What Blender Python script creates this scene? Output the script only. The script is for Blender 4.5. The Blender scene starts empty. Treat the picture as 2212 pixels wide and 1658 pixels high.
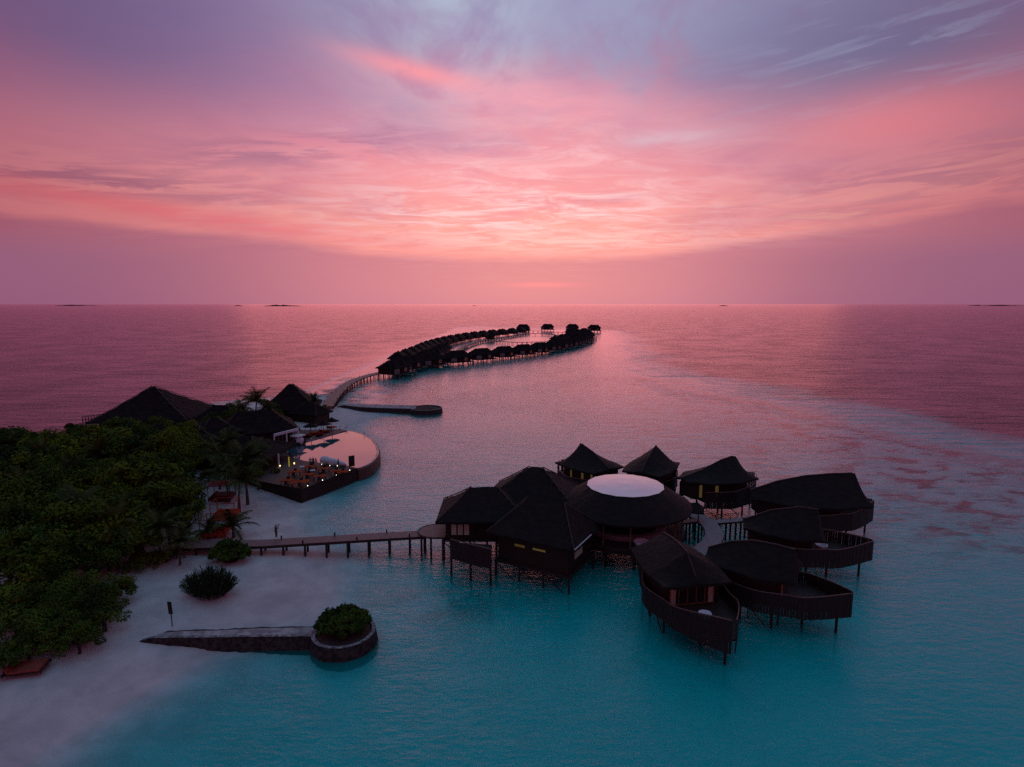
import bpy, bmesh, math, random
import numpy as np
from mathutils import Vector, Matrix
R = math.radians
C = bpy.context.scene.collection
S = bpy.context.scene
random.seed(7); np.random.seed(7)

# ------------------------------------------------------------------ camera, exposure
H = 32.0; FPX = 1278.5; CX = 1106; CY = 829
PITCH = math.atan(172 / FPX)
cam = bpy.data.objects.new('camera', bpy.data.cameras.new('camera')); C.objects.link(cam)
cam.location = (0, 0, H); cam.rotation_euler = (math.pi / 2 - PITCH, 0, 0)
cam.data.sensor_width = 36; cam.data.lens = 36 * FPX / 2212
cam.data.clip_end = 120000; cam.data.clip_start = 0.5
S.camera = cam
S.view_settings.view_transform = 'Standard'; S.view_settings.look = 'None'
S.view_settings.exposure = 0.0; S.view_settings.gamma = 1.0
S.render.engine = 'CYCLES'
S.cycles.use_denoising = False
S.cycles.max_bounces = 8; S.cycles.transparent_max_bounces = 16
S.cycles.sample_clamp_indirect = 4
cp, sp = math.cos(PITCH), math.sin(PITCH)
def W(u, v, z=0.0):
    x = (u - CX) / FPX; y = -(v - CY) / FPX
    dx, dy, dz = x, cp + y * sp, -sp + y * cp
    t = (z - H) / dz
    return Vector((dx * t, dy * t, z))
def lin(*c):
    return tuple((x / 255 / 12.92 if x <= 10 else ((x / 255 + .055) / 1.055) ** 2.4) for x in c) + (1.0,)

# ------------------------------------------------------------------ node helper
class NT:
    def __init__(s, nt):
        s.t = nt; nt.nodes.clear()
    def n(s, typ, **kw):
        nd = s.t.nodes.new(typ)
        for k, v in kw.items(): setattr(nd, k, v)
        return nd
    def put(s, sock, v):
        if isinstance(v, bpy.types.NodeSocket): s.t.links.new(v, sock)
        elif isinstance(v, (tuple, list)) and sock.type == 'VECTOR': sock.default_value = tuple(v)[:3]
        else: sock.default_value = v
    def m(s, op, a, b=None, c=None, clamp=False):
        nd = s.n('ShaderNodeMath', operation=op, use_clamp=clamp)
        for i, v in enumerate((a, b, c)):
            if v is not None: s.put(nd.inputs[i], v)
        return nd.outputs[0]
    def v(s, op, a, b=None, scale=None):
        nd = s.n('ShaderNodeVectorMath', operation=op)
        s.put(nd.inputs[0], a)
        if b is not None: s.put(nd.inputs[1], b)
        if scale is not None: s.put(nd.inputs['Scale'], scale)
        return nd.outputs[0]
    def comb(s, x, y, z):
        nd = s.n('ShaderNodeCombineXYZ')
        for i, v in enumerate((x, y, z)): s.put(nd.inputs[i], v)
        return nd.outputs[0]
    def mix(s, f, a, b, mode='MIX'):
        nd = s.n('ShaderNodeMix', data_type='RGBA', blend_type=mode)
        s.put(nd.inputs[0], f); s.put(nd.inputs[6], a); s.put(nd.inputs[7], b)
        return nd.outputs[2]
    def ramp(s, f, stops, interp='LINEAR'):
        nd = s.n('ShaderNodeValToRGB'); nd.color_ramp.interpolation = interp
        el = nd.color_ramp.elements
        while len(el) < len(stops): el.new(0.5)
        for e, (p, c) in zip(el, stops):
            e.position = p; e.color = c if isinstance(c, tuple) else (c, c, c, 1)
        s.put(nd.inputs[0], f)
        return nd.outputs[0]
    def noise(s, vec, scale, detail=4, rough=0.55, dist=0.0):
        nd = s.n('ShaderNodeTexNoise')
        if vec is not None: s.put(nd.inputs['Vector'], vec)
        nd.inputs['Scale'].default_value = scale; nd.inputs['Detail'].default_value = detail
        nd.inputs['Roughness'].default_value = rough; nd.inputs['Distortion'].default_value = dist
        return nd.outputs[0]
    def mr(s, v, a, b, c=0.0, d=1.0, smooth=True):
        nd = s.n('ShaderNodeMapRange', interpolation_type='SMOOTHSTEP' if smooth else 'LINEAR')
        for i, x in enumerate((v, a, b, c, d)): s.put(nd.inputs[i], x)
        return nd.outputs[0]

# ------------------------------------------------------------------ sky
world = bpy.data.worlds.new('World'); S.world = world; world.use_nodes = True
w = NT(world.node_tree)
tc = w.n('ShaderNodeTexCoord').outputs['Generated']
sep = w.n('ShaderNodeSeparateXYZ'); w.put(sep.inputs[0], tc)
dx, dy, dz = sep.outputs
deg = 57.29578
zc = w.m('MAXIMUM', dz, 0.0)
el = w.m('MULTIPLY', w.m('ARCSINE', zc), deg)
az = w.m('MULTIPLY', w.m('ARCTAN2', dx, dy), deg)
den = w.m('ADD', zc, 0.07)
px = w.m('DIVIDE', dx, den); py = w.m('DIVIDE', dy, den)
aaz = w.m('MAXIMUM', w.m('SUBTRACT', w.m('ABSOLUTE', w.m('SUBTRACT', az, -1.0)), 13.0), 0.0)
# streak coordinates on a flat cloud deck, long axis running away from the viewer
pv = w.comb(w.m('MULTIPLY', px, 0.5), w.m('MULTIPLY', py, 0.42), 0.0)
pw = w.comb(w.m('MULTIPLY', px, 0.8), w.m('MULTIPLY', py, 0.45), 3.0)
nA = w.noise(pv, 1.6, 6, .55, .5)
nB = w.noise(pw, 2.2, 8, .62, .9)
nE = w.noise(w.comb(w.m('MULTIPLY', az, .035), w.m('MULTIPLY', el, .12), 1.0), 1.0, 5, .5, .3)
warp = w.m('MULTIPLY', w.m('SUBTRACT', nE, .5), 9.0)
e1 = w.m('ADD', w.m('SUBTRACT', el, w.m('MULTIPLY', aaz, .085)),
         w.m('MULTIPLY', warp, w.mr(el, 3, 12, .22, 1.0)))
t1 = w.m('DIVIDE', e1, 45.0, clamp=True)
def st(e): return max(0.0, min(1.0, e / 45.0))
lit = w.ramp(t1, [(st(0), lin(210, 134, 150)), (st(3.9), lin(212, 130, 146)), (st(4.7), lin(253, 156, 154)),
                  (st(7), lin(255, 166, 160)), (st(11), lin(255, 160, 163)), (st(15), lin(252, 154, 165)),
                  (st(18.5), lin(222, 150, 176)), (st(22), lin(182, 150, 184)), (st(26), lin(162, 158, 194)),
                  (st(33), lin(124, 144, 184)), (st(45), lin(86, 134, 166))])
shd = w.ramp(t1, [(st(0), lin(204, 130, 148)), (st(4), lin(204, 124, 144)), (st(6), lin(226, 130, 148)),
                  (st(10), lin(216, 126, 150)), (st(14), lin(198, 122, 156)), (st(18), lin(166, 120, 162)),
                  (st(22), lin(144, 120, 168)), (st(28), lin(126, 128, 176)), (st(45), lin(80, 128, 160))])
mA = w.mr(nA, .46, .68); mB = w.mr(nB, .48, .72)
mask = w.m('ADD', w.m('MULTIPLY', mA, .5), w.m('MULTIPLY', mB, .28), clamp=True)
mask = w.m('MULTIPLY', mask, w.mr(el, 4.2, 6.5))
col = w.mix(mask, lit, shd)
def blob(a0, e0, wa, we, tilt=0.0):
    a = w.m('SUBTRACT', az, a0); e = w.m('SUBTRACT', el, e0)
    if tilt: e = w.m('SUBTRACT', e, w.m('MULTIPLY', a, tilt))
    q = w.m('ADD', w.m('POWER', w.m('DIVIDE', w.m('ABSOLUTE', a), wa), 2.0), w.m('POWER', w.m('DIVIDE', w.m('ABSOLUTE', e), we), 2.0))
    return w.m('EXPONENT', w.m('MULTIPLY', q, -1.0))
def az_el(u, v):
    x = (u - CX) / FPX; y = -(v - CY) / FPX
    d = Vector((x, cp + y * sp, -sp + y * cp)).normalized()
    return math.degrees(math.atan2(d.x, d.y)), math.degrees(math.asin(d.z))
def addblob(col, u, v, wa, we, color, amt, noise=None, lo=.4, hi=.65, tilt=0.0, mode='MIX'):
    a0, e0 = az_el(u, v)
    f = blob(a0, e0, wa, we, tilt)
    if noise is not None: f = w.m('MULTIPLY', f, w.mr(noise, lo, hi))
    return w.mix(w.m('MULTIPLY', f, amt, clamp=True), col, color, mode)
nS = w.noise(w.comb(w.m('MULTIPLY', px, .55), w.m('MULTIPLY', py, 1.0), 5.0), 3.4, 9, .68, .9)      # cross streaks
nF = w.noise(w.comb(w.m('MULTIPLY', px, .9), w.m('MULTIPLY', py, .5), 9.0), 2.6, 8, .64, .9)     # radial streaks
nG = w.noise(w.comb(w.m('MULTIPLY', az, .09), w.m('MULTIPLY', w.m('SUBTRACT', el, w.m('MULTIPLY', az, .07)), .9), 2.0), 1.3, 8, .66, .6)
col = addblob(col, 960, 10, 9, 7, lin(196, 214, 228), 1.0, nB, .32, .56)
col = addblob(col, 1450, 50, 20, 6, lin(172, 176, 208), .8, nF, .35, .6, .12)
col = addblob(col, 1930, 95, 22, 7, lin(118, 124, 162), .9)
col = addblob(col, 2000, 120, 12, 5, lin(170, 178, 206), .5, nG, .48, .66)
col = addblob(col, 200, 60, 20, 7, lin(122, 114, 160), .85)
col = addblob(col, 900, 155, 6, .8, lin(255, 160, 170), .95, nF, .25, .5, -.16)
col = addblob(col, 1150, 215, 13, 2.0, lin(255, 166, 178), .7, nB, .3, .6, -.12)
col = addblob(col, 1960, 262, 9, 2.4, lin(252, 150, 158), .85, None)
col = addblob(col, 1440, 300, 5.5, .7, lin(222, 184, 200), .9, nB, .3, .6)
col = addblob(col, 640, 322, 10, 1.3, lin(178, 120, 150), .85, nG, .42, .56, .16)
col = addblob(col, 200, 390, 14, 1.3, lin(176, 110, 138), .75, nG, .42, .56, -.03)
col = addblob(col, 330, 452, 18, .8, lin(255, 124, 130), .65, nG, .25, .5, tilt=-.10)
col = addblob(col, 420, 520, 18, .9, lin(196, 120, 140), .5, nG, .4, .6, tilt=-.05)
col = addblob(col, 2000, 400, 13, 2.6, lin(190, 120, 146), .75, nG, .46, .6, .10)
col = addblob(col, 1900, 445, 10, 1.4, lin(255, 176, 160), .7, nG, .5, .66, .10)
col = addblob(col, 1130, 400, 17, 5.0, lin(255, 204, 208), .8, nS, .40, .72)
col = addblob(col, 1120, 465, 15, 2.0, lin(255, 222, 224), .9, nS, .40, .70)
col = addblob(col, 1250, 520, 15, .9, lin(255, 198, 194), .75, nS, .36, .56)
col = addblob(col, 1170, 616, 3.2, .22, lin(250, 136, 152), .75)
# fall-off away from the place where the sun went down
dot = w.n('ShaderNodeVectorMath', operation='DOT_PRODUCT'); w.put(dot.inputs[0], tc)
sd = Vector((0.03, .985, .16)).normalized(); dot.inputs[1].default_value = sd
ang = w.m('MULTIPLY', w.m('ARCCOSINE', w.m('MINIMUM', dot.outputs['Value'], 1.0)), deg)
g = w.m('EXPONENT', w.m('MULTIPLY', w.m('POWER', w.m('DIVIDE', ang, 38.0), 2.4), -1.0))
g = w.m('MAXIMUM', g, w.mr(el, 28, 55, 0, .95))
fall = w.mix(g, (.34, .21, .34, 1), (1, 1, 1, 1))
col = w.mix(1.0, col, fall, 'MULTIPLY')
low = w.m('MULTIPLY', w.m('MULTIPLY', w.mr(aaz, 0, 26), w.mr(el, 6.5, 3.0)), .7)
col = w.mix(low, col, lin(142, 92, 126))
sky = w.n('ShaderNodeTexSky', sky_type='NISHITA'); sky.sun_disc = False
sky.sun_elevation = R(3); sky.sun_rotation = R(2); sky.air_density = 1.2; sky.dust_density = 1.5
bg1 = w.n('ShaderNodeBackground'); w.put(bg1.inputs[0], col); bg1.inputs[1].default_value = 1.0
bg2 = w.n('ShaderNodeBackground'); w.put(bg2.inputs[0], sky.outputs[0]); bg2.inputs[1].default_value = 0.004
ad = w.n('ShaderNodeAddShader'); w.put(ad.inputs[0], bg1.outputs[0]); w.put(ad.inputs[1], bg2.outputs[0])
wo = w.n('ShaderNodeOutputWorld'); w.put(wo.inputs[0], ad.outputs[0])

sun = bpy.data.objects.new('sun', bpy.data.lights.new('sun', 'SUN')); C.objects.link(sun)
sun.data.energy = 0.19; sun.data.angle = R(54); sun.data.color = (1, .40, .20)
sun.rotation_euler = (R(80), 0, R(180 - 2))   # light comes from ahead, just above the horizon

# ------------------------------------------------------------------ materials
MATS = {}
def mat(name, c1, c2=None, rough=.8, nscale=3.0, bump=0.0, bscale=20.0, spec=.3, detail=5, coord='Object',
        stretch=(1, 1, 1), lo=.35, hi=.65, emit=None, estr=0.0, vary=0.0, metallic=0.0, trans=0.0):
    if name in MATS: return MATS[name]
    m = bpy.data.materials.new(name); m.use_nodes = True; k = NT(m.node_tree)
    b = k.n('ShaderNodeBsdfPrincipled'); o = k.n('ShaderNodeOutputMaterial'); k.put(o.inputs[0], b.outputs[0])
    tc = k.n('ShaderNodeTexCoord').outputs[coord] if coord != 'World' else k.n('ShaderNodeNewGeometry').outputs['Position']
    vec = k.v('MULTIPLY', tc, stretch)
    c2 = c2 or tuple(x * .6 for x in c1)
    f = k.mr(k.noise(vec, nscale, detail), lo, hi)
    col = k.mix(f, tuple(c1) + (1,), tuple(c2) + (1,))
    if vary:
        oi = k.n('ShaderNodeObjectInfo').outputs['Random']
        col = k.mix(1.0, col, k.ramp(oi, [(0, (1 - vary, 1 - vary * .7, 1 - vary, 1)), (.5, (1, 1, 1, 1)), (1, (1 + vary * 1.2, 1 + vary * .8, 1 - vary * .3, 1))]), 'MULTIPLY')
    k.put(b.inputs['Base Color'], col)
    b.inputs['Roughness'].default_value = rough; b.inputs['Specular IOR Level'].default_value = spec
    b.inputs['Metallic'].default_value = metallic
    if bump:
        bn = k.n('ShaderNodeBump'); bn.inputs['Strength'].default_value = bump; bn.inputs['Distance'].default_value = .05
        k.put(bn.inputs['Height'], k.noise(vec, bscale, 4)); k.put(b.inputs['Normal'], bn.outputs[0])
    if emit:
        b.inputs['Emission Color'].default_value = tuple(emit) + (1,); b.inputs['Emission Strength'].default_value = estr
    MATS[name] = m
    return m
def plank_mat(name, c1, c2, width=.16, rough=.6, rad=True):
    """boards: bands across the local x axis"""
    m = bpy.data.materials.new(name); m.use_nodes = True; k = NT(m.node_tree)
    b = k.n('ShaderNodeBsdfPrincipled'); o = k.n('ShaderNodeOutputMaterial'); k.put(o.inputs[0], b.outputs[0])
    tc = k.n('ShaderNodeTexCoord').outputs['Object']
    sp_ = k.n('ShaderNodeSeparateXYZ'); k.put(sp_.inputs[0], tc)
    xx = k.m('DIVIDE', sp_.outputs[0], width)
    fl = k.m('FLOOR', xx); fr = k.m('FRACT', xx)
    wn = k.n('ShaderNodeTexWhiteNoise', noise_dimensions='1D'); k.put(wn.inputs['W'], fl)
    nz = k.noise(k.v('MULTIPLY', tc, (1, 1, 1)), 1.3, 5)
    f = k.m('ADD', k.m('MULTIPLY', wn.outputs['Value'], .5), k.m('MULTIPLY', nz, .5))
    col = k.mix(f, tuple(c1) + (1,), tuple(c2) + (1,))
    gap = k.m('GREATER_THAN', fr, .9)
    col = k.mix(gap, col, (c1[0] * .15, c1[1] * .15, c1[2] * .15, 1))
    k.put(b.inputs['Base Color'], col); b.inputs['Roughness'].default_value = rough; b.inputs['Specular IOR Level'].default_value = .35
    MATS[name] = m
    return m

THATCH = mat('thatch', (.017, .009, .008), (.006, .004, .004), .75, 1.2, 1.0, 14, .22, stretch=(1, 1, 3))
THATCH2 = mat('thatch_island', (.020, .011, .013), (.008, .005, .006), .85, .8, .9, 8, .08, stretch=(1, 1, 3))
CAPM = mat('ridge_cap', (.06, .045, .045), (.03, .02, .02), .6, 4, .3, 20)
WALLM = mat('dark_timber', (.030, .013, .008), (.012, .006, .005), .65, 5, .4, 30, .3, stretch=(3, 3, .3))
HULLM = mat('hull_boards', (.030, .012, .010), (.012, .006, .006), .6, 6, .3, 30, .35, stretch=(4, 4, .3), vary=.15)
RAILM = mat('rail_timber', (.16, .08, .07), (.09, .045, .04), .45, 5, .2, 30, .5)
STILTM = mat('stilt_timber', (.035, .018, .014), (.015, .010, .010), .6, 4, .3, 20, .3)
DECKM = plank_mat('deck_boards', (.055, .027, .024), (.032, .017, .015), .16)
PIERM = plank_mat('pier_boards', (.24, .13, .125), (.15, .08, .085), .17)
PATHM = plank_mat('path_boards', (.26, .21, .22), (.18, .14, .155), .17)
GLASSM = mat('window_glass', (.015, .018, .02), (.02, .02, .022), .12, 2, spec=.6)
CURTM = mat('curtain', (.55, .52, .38), (.30, .28, .2), .9, 3, .3, 8, .1, stretch=(8, 8, .3))
FRAMEM = mat('window_timber', (.26, .10, .04), (.08, .03, .015), .6, 5)
WHITEM = mat('white_paint', (.62, .64, .68), (.45, .48, .52), .5, 3, .1)
MEMBR = mat('white_membrane', (.78, .76, .82), (.70, .69, .75), .16, .6, .12, 1.2, .6)
CERAM = mat('white_ceramic', (.75, .76, .8), (.65, .66, .7), .2, 2, spec=.6)
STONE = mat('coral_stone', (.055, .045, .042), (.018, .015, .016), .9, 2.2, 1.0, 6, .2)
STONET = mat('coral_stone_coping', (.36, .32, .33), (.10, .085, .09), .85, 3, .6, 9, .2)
GREYC = mat('weathered_concrete', (.20, .17, .18), (.12, .10, .11), .85, 1.5, .4, 8, .2)
RED = mat('red_canvas', (.55, .02, .05), (.38, .015, .03), .7, 2)
REDF = mat('red_frame', (.42, .06, .03), (.28, .035, .02), .5, 3)
DREDM = mat('dark_red_cushion', (.10, .012, .018), (.06, .008, .01), .8, 2)
ORNG = mat('orange_cushion', (.42, .06, .015), (.26, .035, .01), .9, 2, spec=.05)
DARKM = mat('dark_wicker', (.025, .016, .016), (.012, .009, .01), .7, 8, .4, 30)
WARM = mat('warm_lamp', (.9, .7, .3), (.9, .7, .3), .5, emit=(1, .6, .18), estr=4)
WARMW = mat('pale_lamp', (.9, .9, .8), (.9, .9, .8), .5, emit=(1, .93, .7), estr=6)
YELW = mat('lit_window', (.22, .18, .08), (.16, .12, .05), .5, emit=(.95, .70, .08), estr=.025)
YELS = mat('dim_lit_window', (.3, .25, .08), (.25, .2, .05), .5, 6, emit=(.8, .6, .15), estr=.045)
BARK = mat('bark', (.06, .045, .04), (.03, .022, .02), .9, 3, .6, 12)
PBARK = mat('palm_bark', (.10, .08, .07), (.05, .04, .035), .9, 3, .6, 12, stretch=(1, 1, 8))
def leafmat(name, a, b_, yel=(.09, .11, .015)):
    m = bpy.data.materials.new(name); m.use_nodes = True; k = NT(m.node_tree)
    b = k.n('ShaderNodeBsdfPrincipled'); o = k.n('ShaderNodeOutputMaterial'); k.put(o.inputs[0], b.outputs[0])
    gi = k.n('ShaderNodeNewGeometry'); ri = gi.outputs['Random Per Island']
    oi = k.n('ShaderNodeObjectInfo').outputs['Random']
    nz = k.mr(k.noise(gi.outputs['Position'], .45, 3), .38, .62)
    c = k.mix(nz, a + (1,), b_ + (1,))
    c = k.mix(k.mr(ri, .75, 1.0, 0, .8), c, yel + (1,))
    c = k.mix(1.0, c, k.ramp(oi, [(0, (.45, .55, .6, 1)), (.35, (.8, .9, .9, 1)), (.7, (1.2, 1.1, .9, 1)), (1, (1.7, 1.5, .9, 1))]), 'MULTIPLY')
    k.put(b.inputs['Base Color'], c); b.inputs['Roughness'].default_value = .8; b.inputs['Specular IOR Level'].default_value = .06
    return m
LEAF = leafmat('leaf_broad', (.080, .135, .014), (.024, .048, .010))
LEAF2 = leafmat('leaf_shrub', (.080, .135, .018), (.028, .058, .012), (.11, .14, .02))
LEAFP = leafmat('leaf_palm', (.075, .10, .035), (.035, .055, .022), (.14, .13, .05))
LEAFY = leafmat('leaf_yellow', (.16, .11, .02), (.08, .06, .01), (.25, .16, .02))

# ------------------------------------------------------------------ mesh helper
class MB:
    def __init__(s): s.v = []; s.f = []
    def quad(s, a, b, c, d):
        i = len(s.v); s.v += [tuple(a), tuple(b), tuple(c), tuple(d)]; s.f.append((i, i + 1, i + 2, i + 3))
    def tri(s, a, b, c):
        i = len(s.v); s.v += [tuple(a), tuple(b), tuple(c)]; s.f.append((i, i + 1, i + 2))
    def box(s, c, size, rz=0.0, ry=0.0, top=(1, 1)):
        hx, hy, hz = size[0] / 2, size[1] / 2, size[2] / 2
        M = Matrix.Rotation(rz, 3, 'Z') @ Matrix.Rotation(ry, 3, 'Y')
        i = len(s.v)
        for z in (-1, 1):
            for x, y in ((-1, -1), (1, -1), (1, 1), (-1, 1)):
                kx, ky = (top if z > 0 else (1, 1))
                p = M @ Vector((x * hx * kx, y * hy * ky, z * hz)); s.v.append((c[0] + p.x, c[1] + p.y, c[2] + p.z))
        for f in ((0, 3, 2, 1), (4, 5, 6, 7), (0, 1, 5, 4), (1, 2, 6, 5), (2, 3, 7, 6), (3, 0, 4, 7)): s.f.append(tuple(i + q for q in f))
        return s
    def tube(s, pts, rad, n=8, cap=True):
        pts = [Vector(p) for p in pts]
        if not isinstance(rad, (list, tuple)): rad = [rad] * len(pts)
        rings = []
        for k, p in enumerate(pts):
            d = (pts[min(k + 1, len(pts) - 1)] - pts[max(k - 1, 0)]).normalized()
            a = d.cross(Vector((0, 0, 1))); a = a.normalized() if a.length > 1e-3 else Vector((1, 0, 0))
            b = d.cross(a).normalized(); r = []
            for j in range(n):
                t = 2 * math.pi * j / n; q = p + (a * math.cos(t) + b * math.sin(t)) * rad[k]; r.append(len(s.v)); s.v.append(tuple(q))
            rings.append(r)
        for a, b in zip(rings, rings[1:]):
            for j in range(n): s.f.append((a[j], a[(j + 1) % n], b[(j + 1) % n], b[j]))
        if cap: s.f.append(tuple(rings[0][::-1])); s.f.append(tuple(rings[-1]))
        return s
    def prism(s, pts, z0, z1):
        n = len(pts); i = len(s.v)
        s.v += [(p[0], p[1], z0 if not callable(z0) else z0(p)) for p in pts] + [(p[0], p[1], z1) for p in pts]
        s.f.append(tuple(range(i + n - 1, i - 1, -1))); s.f.append(tuple(range(i + n, i + 2 * n)))
        for j in range(n): s.f.append((i + j, i + (j + 1) % n, i + n + (j + 1) % n, i + n + j))
        return s
    def lathe(s, prof, n=24, c=(0, 0, 0), a0=0.0):
        rings = []
        for r, z in prof:
            ring = []
            for j in range(n):
                t = a0 + 2 * math.pi * j / n; ring.append(len(s.v)); s.v.append((c[0] + r * math.cos(t), c[1] + r * math.sin(t), c[2] + z))
            rings.append(ring)
        for a, b in zip(rings, rings[1:]):
            for j in range(n): s.f.append((a[j], a[(j + 1) % n], b[(j + 1) % n], b[j]))
        s.f.append(tuple(rings[0][::-1])); s.f.append(tuple(rings[-1]))
        return s
    def ribbon(s, left, right, z0, z1):
        """closed slab between two polylines"""
        n = len(left)
        for k in range(n - 1):
            a, b, c, d = left[k], left[k + 1], right[k + 1], right[k]
            s.quad((a[0], a[1], z1), (d[0], d[1], z1), (c[0], c[1], z1), (b[0], b[1], z1))
            s.quad((a[0], a[1], z0), (b[0], b[1], z0), (c[0], c[1], z0), (d[0], d[1], z0))
            s.quad((a[0], a[1], z0), (a[0], a[1], z1), (b[0], b[1], z1), (b[0], b[1], z0))
            s.quad((d[0], d[1], z0), (c[0], c[1], z0), (c[0], c[1], z1), (d[0], d[1], z1))
        return s
    def build(s, name, m, parent=None, loc=None, rz=0.0, smooth=False, fix=True):
        me = bpy.data.meshes.new(name); me.from_pydata(s.v, [], s.f); me.update()
        if fix and len(s.f) < 4000:
            bm = bmesh.new(); bm.from_mesh(me); bmesh.ops.recalc_face_normals(bm, faces=bm.faces); bm.to_mesh(me); bm.free()
        me.materials.append(m)
        if smooth: me.polygons.foreach_set('use_smooth', [True] * len(me.polygons))
        o = bpy.data.objects.new(name, me); C.objects.link(o)
        if parent: o.parent = parent
        if loc: o.location = loc
        if rz: o.rotation_euler = (0, 0, rz)
        return o
def tag(o, label=None, cat=None, group=None, kind=None):
    if label: o['label'] = label
    if cat: o['category'] = cat
    if group: o['group'] = group
    if kind: o['kind'] = kind
    return o
def thing(name, label, cat, loc=(0, 0, 0), rz=0.0, group=None):
    o = bpy.data.objects.new(name, None); C.objects.link(o); o.location = loc; o.rotation_euler = (0, 0, rz); o.empty_display_size = .3
    return tag(o, label, cat, group)
def dup(root, loc, rz=0.0, label=None, group=None, scale=None):
    kids = list(root.children)
    r = root.copy(); C.objects.link(r); r.location = loc; r.rotation_euler = (0, 0, rz)
    if scale: r.scale = scale
    if label: r['label'] = label
    if group: r['group'] = group
    for ch in kids:
        c = ch.copy(); C.objects.link(c); c.parent = r
        for g_ in list(ch.children):
            d = g_.copy(); C.objects.link(d); d.parent = c
    return r
ORD = ['first', 'second', 'third', 'fourth', 'fifth', 'sixth', 'seventh', 'eighth', 'ninth', 'tenth', 'eleventh', 'twelfth',
       'thirteenth', 'fourteenth', 'fifteenth', 'sixteenth', 'seventeenth', 'eighteenth', 'nineteenth', 'twentieth']
def sm(x, pts):
    if x <= pts[0][0]: return pts[0][1]
    for (a, p), (b, q) in zip(pts, pts[1:]):
        if x <= b:
            t = (x - a) / (b - a); t = t * t * (3 - 2 * t); return p + (q - p) * t
    return pts[-1][1]
def ln(x, pts): return float(np.interp(x, [p[0] for p in pts], [p[1] for p in pts]))

# ------------------------------------------------------------------ seabed, beach and water
landV = [(-400, 1800), (0, 1720), (120, 1605), (255, 1515), (380, 1445), (470, 1400), (560, 1385), (690, 1352), (728, 1300), (742, 1250), (705, 1205),
         (668, 1180), (640, 1140), (632, 1105), (640, 1070), (700, 1040), (760, 1010), (770, 960), (745, 930), (765, 912), (803, 893), (770, 884),
         (715, 876), (690, 864), (640, 862), (500, 874), (430, 885), (330, 903), (240, 928), (150, 962), (60, 990), (-60, 990), (-400, 1045)]
lagV = [(3600, 1500), (2500, 1130), (2212, 1040), (2050, 1000), (1900, 960), (1800, 925), (1640, 880), (1450, 835), (1345, 790), (1320, 745), (1330, 714),
        (1000, 704), (830, 745), (740, 800), (690, 850), (560, 866), (400, 880), (240, 918), (120, 955), (0, 985), (-300, 1040), (-2500, 1400)]
def poly(vs): return np.array([[W(u, v)[0], W(u, v)[1]] for u, v in vs])
LAND = poly(landV)
LAG = np.vstack([poly(lagV), [[-300, -60], [300, -60]]])
def sdf(P, X, Y):
    d = np.full(X.shape, 1e9); ins = np.zeros(X.shape, bool)
    for i in range(len(P)):
        a = P[i]; b = P[(i + 1) % len(P)]; ab = b - a
        t = np.clip(((X - a[0]) * ab[0] + (Y - a[1]) * ab[1]) / (ab @ ab + 1e-9), 0, 1)
        d = np.minimum(d, np.hypot(X - a[0] - t * ab[0], Y - a[1] - t * ab[1]))
        c = ((a[1] > Y) != (b[1] > Y)) & (X < (b[0] - a[0]) * (Y - a[1]) / (b[1] - a[1] + 1e-12) + a[0])
        ins ^= c
    return np.where(ins, d, -d)
def snoise(X, Y, s, seed):
    r = np.random.RandomState(seed); out = np.zeros(X.shape)
    for k in range(10):
        a = r.uniform(0, 6.28); f = r.uniform(.5, 1.9) / s; ph = r.uniform(0, 6.28)
        out += np.sin((X * math.cos(a) + Y * math.sin(a)) * f * 6.28 + ph)
    return out / 5
def geo(a, b, n): return list(a * (b / a) ** (np.arange(1, n + 1) / n))
fx = [-x for x in geo(150, 60000, 26)][::-1] + list(np.arange(-150, 150.1, 1.25)) + geo(150, 60000, 26)
fy = [-6000, -2000, -600, -250, -120, -60, -30, -10, 5] + list(np.arange(15, 240, 1.25)) + list(np.arange(241, 720, 4.0)) + geo(722, 60000, 40)
X, Y = np.meshgrid(np.array(fx), np.array(fy))
dl = sdf(LAND, X, Y) + snoise(X, Y, 26, 1) * 1.3 + snoise(X, Y, 8, 2) * .35
dg = sdf(LAG, X, Y) + snoise(X, Y, 60, 3) * 8 + snoise(X, Y, 22, 4) * 4 + snoise(X, Y, 9, 14) * 4.5 + snoise(X, Y, 4.5, 15) * 2.5
hl = 1.45 * (1 - np.exp(-np.maximum(dl, 0) / 7))
q_ = np.maximum(-dl, 0); dep = 1.75 * q_ ** 1.6 / (q_ ** 1.6 + 85.0) + q_ * .006 + .02
dep = dep * (.78 + .85 * np.clip((95 - Y) / 45, 0, 1))
edge = np.exp(-(np.maximum(dg - 8, 0) / 22.0) ** 2)                      # shallow reef flat just inside the drop-off
dep = np.where(dl < 0, dep * (1 - .82 * edge * (Y < 260)), 0)
dep = dep + np.clip(-dg, 0, 60) * .22 * (dl < 0)
dep = dep + (dl < 0) * np.clip((-X - 74) / 8, 0, 1) * np.clip((Y - 122) / 10, 0, 1) * np.clip(-dl, 0, 12) * .9   # steep seaward side of the island
Zt = np.where(dl > 0, hl, -dep) + (dl > 1) * snoise(X, Y, 5, 6) * .05
def sheet(name, Z, m):
    ny, nx = X.shape
    v = np.stack([X.ravel(), Y.ravel(), Z.ravel()], 1)
    i = np.arange(nx * ny).reshape(ny, nx)
    f = np.stack([i[:-1, :-1].ravel(), i[:-1, 1:].ravel(), i[1:, 1:].ravel(), i[1:, :-1].ravel()], 1)
    me = bpy.data.meshes.new(name); me.from_pydata(v.tolist(), [], f.tolist()); me.update()
    me.polygons.foreach_set('use_smooth', [True] * len(me.polygons))
    me.materials.append(m); o = bpy.data.objects.new(name, me); C.objects.link(o); return o
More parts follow.
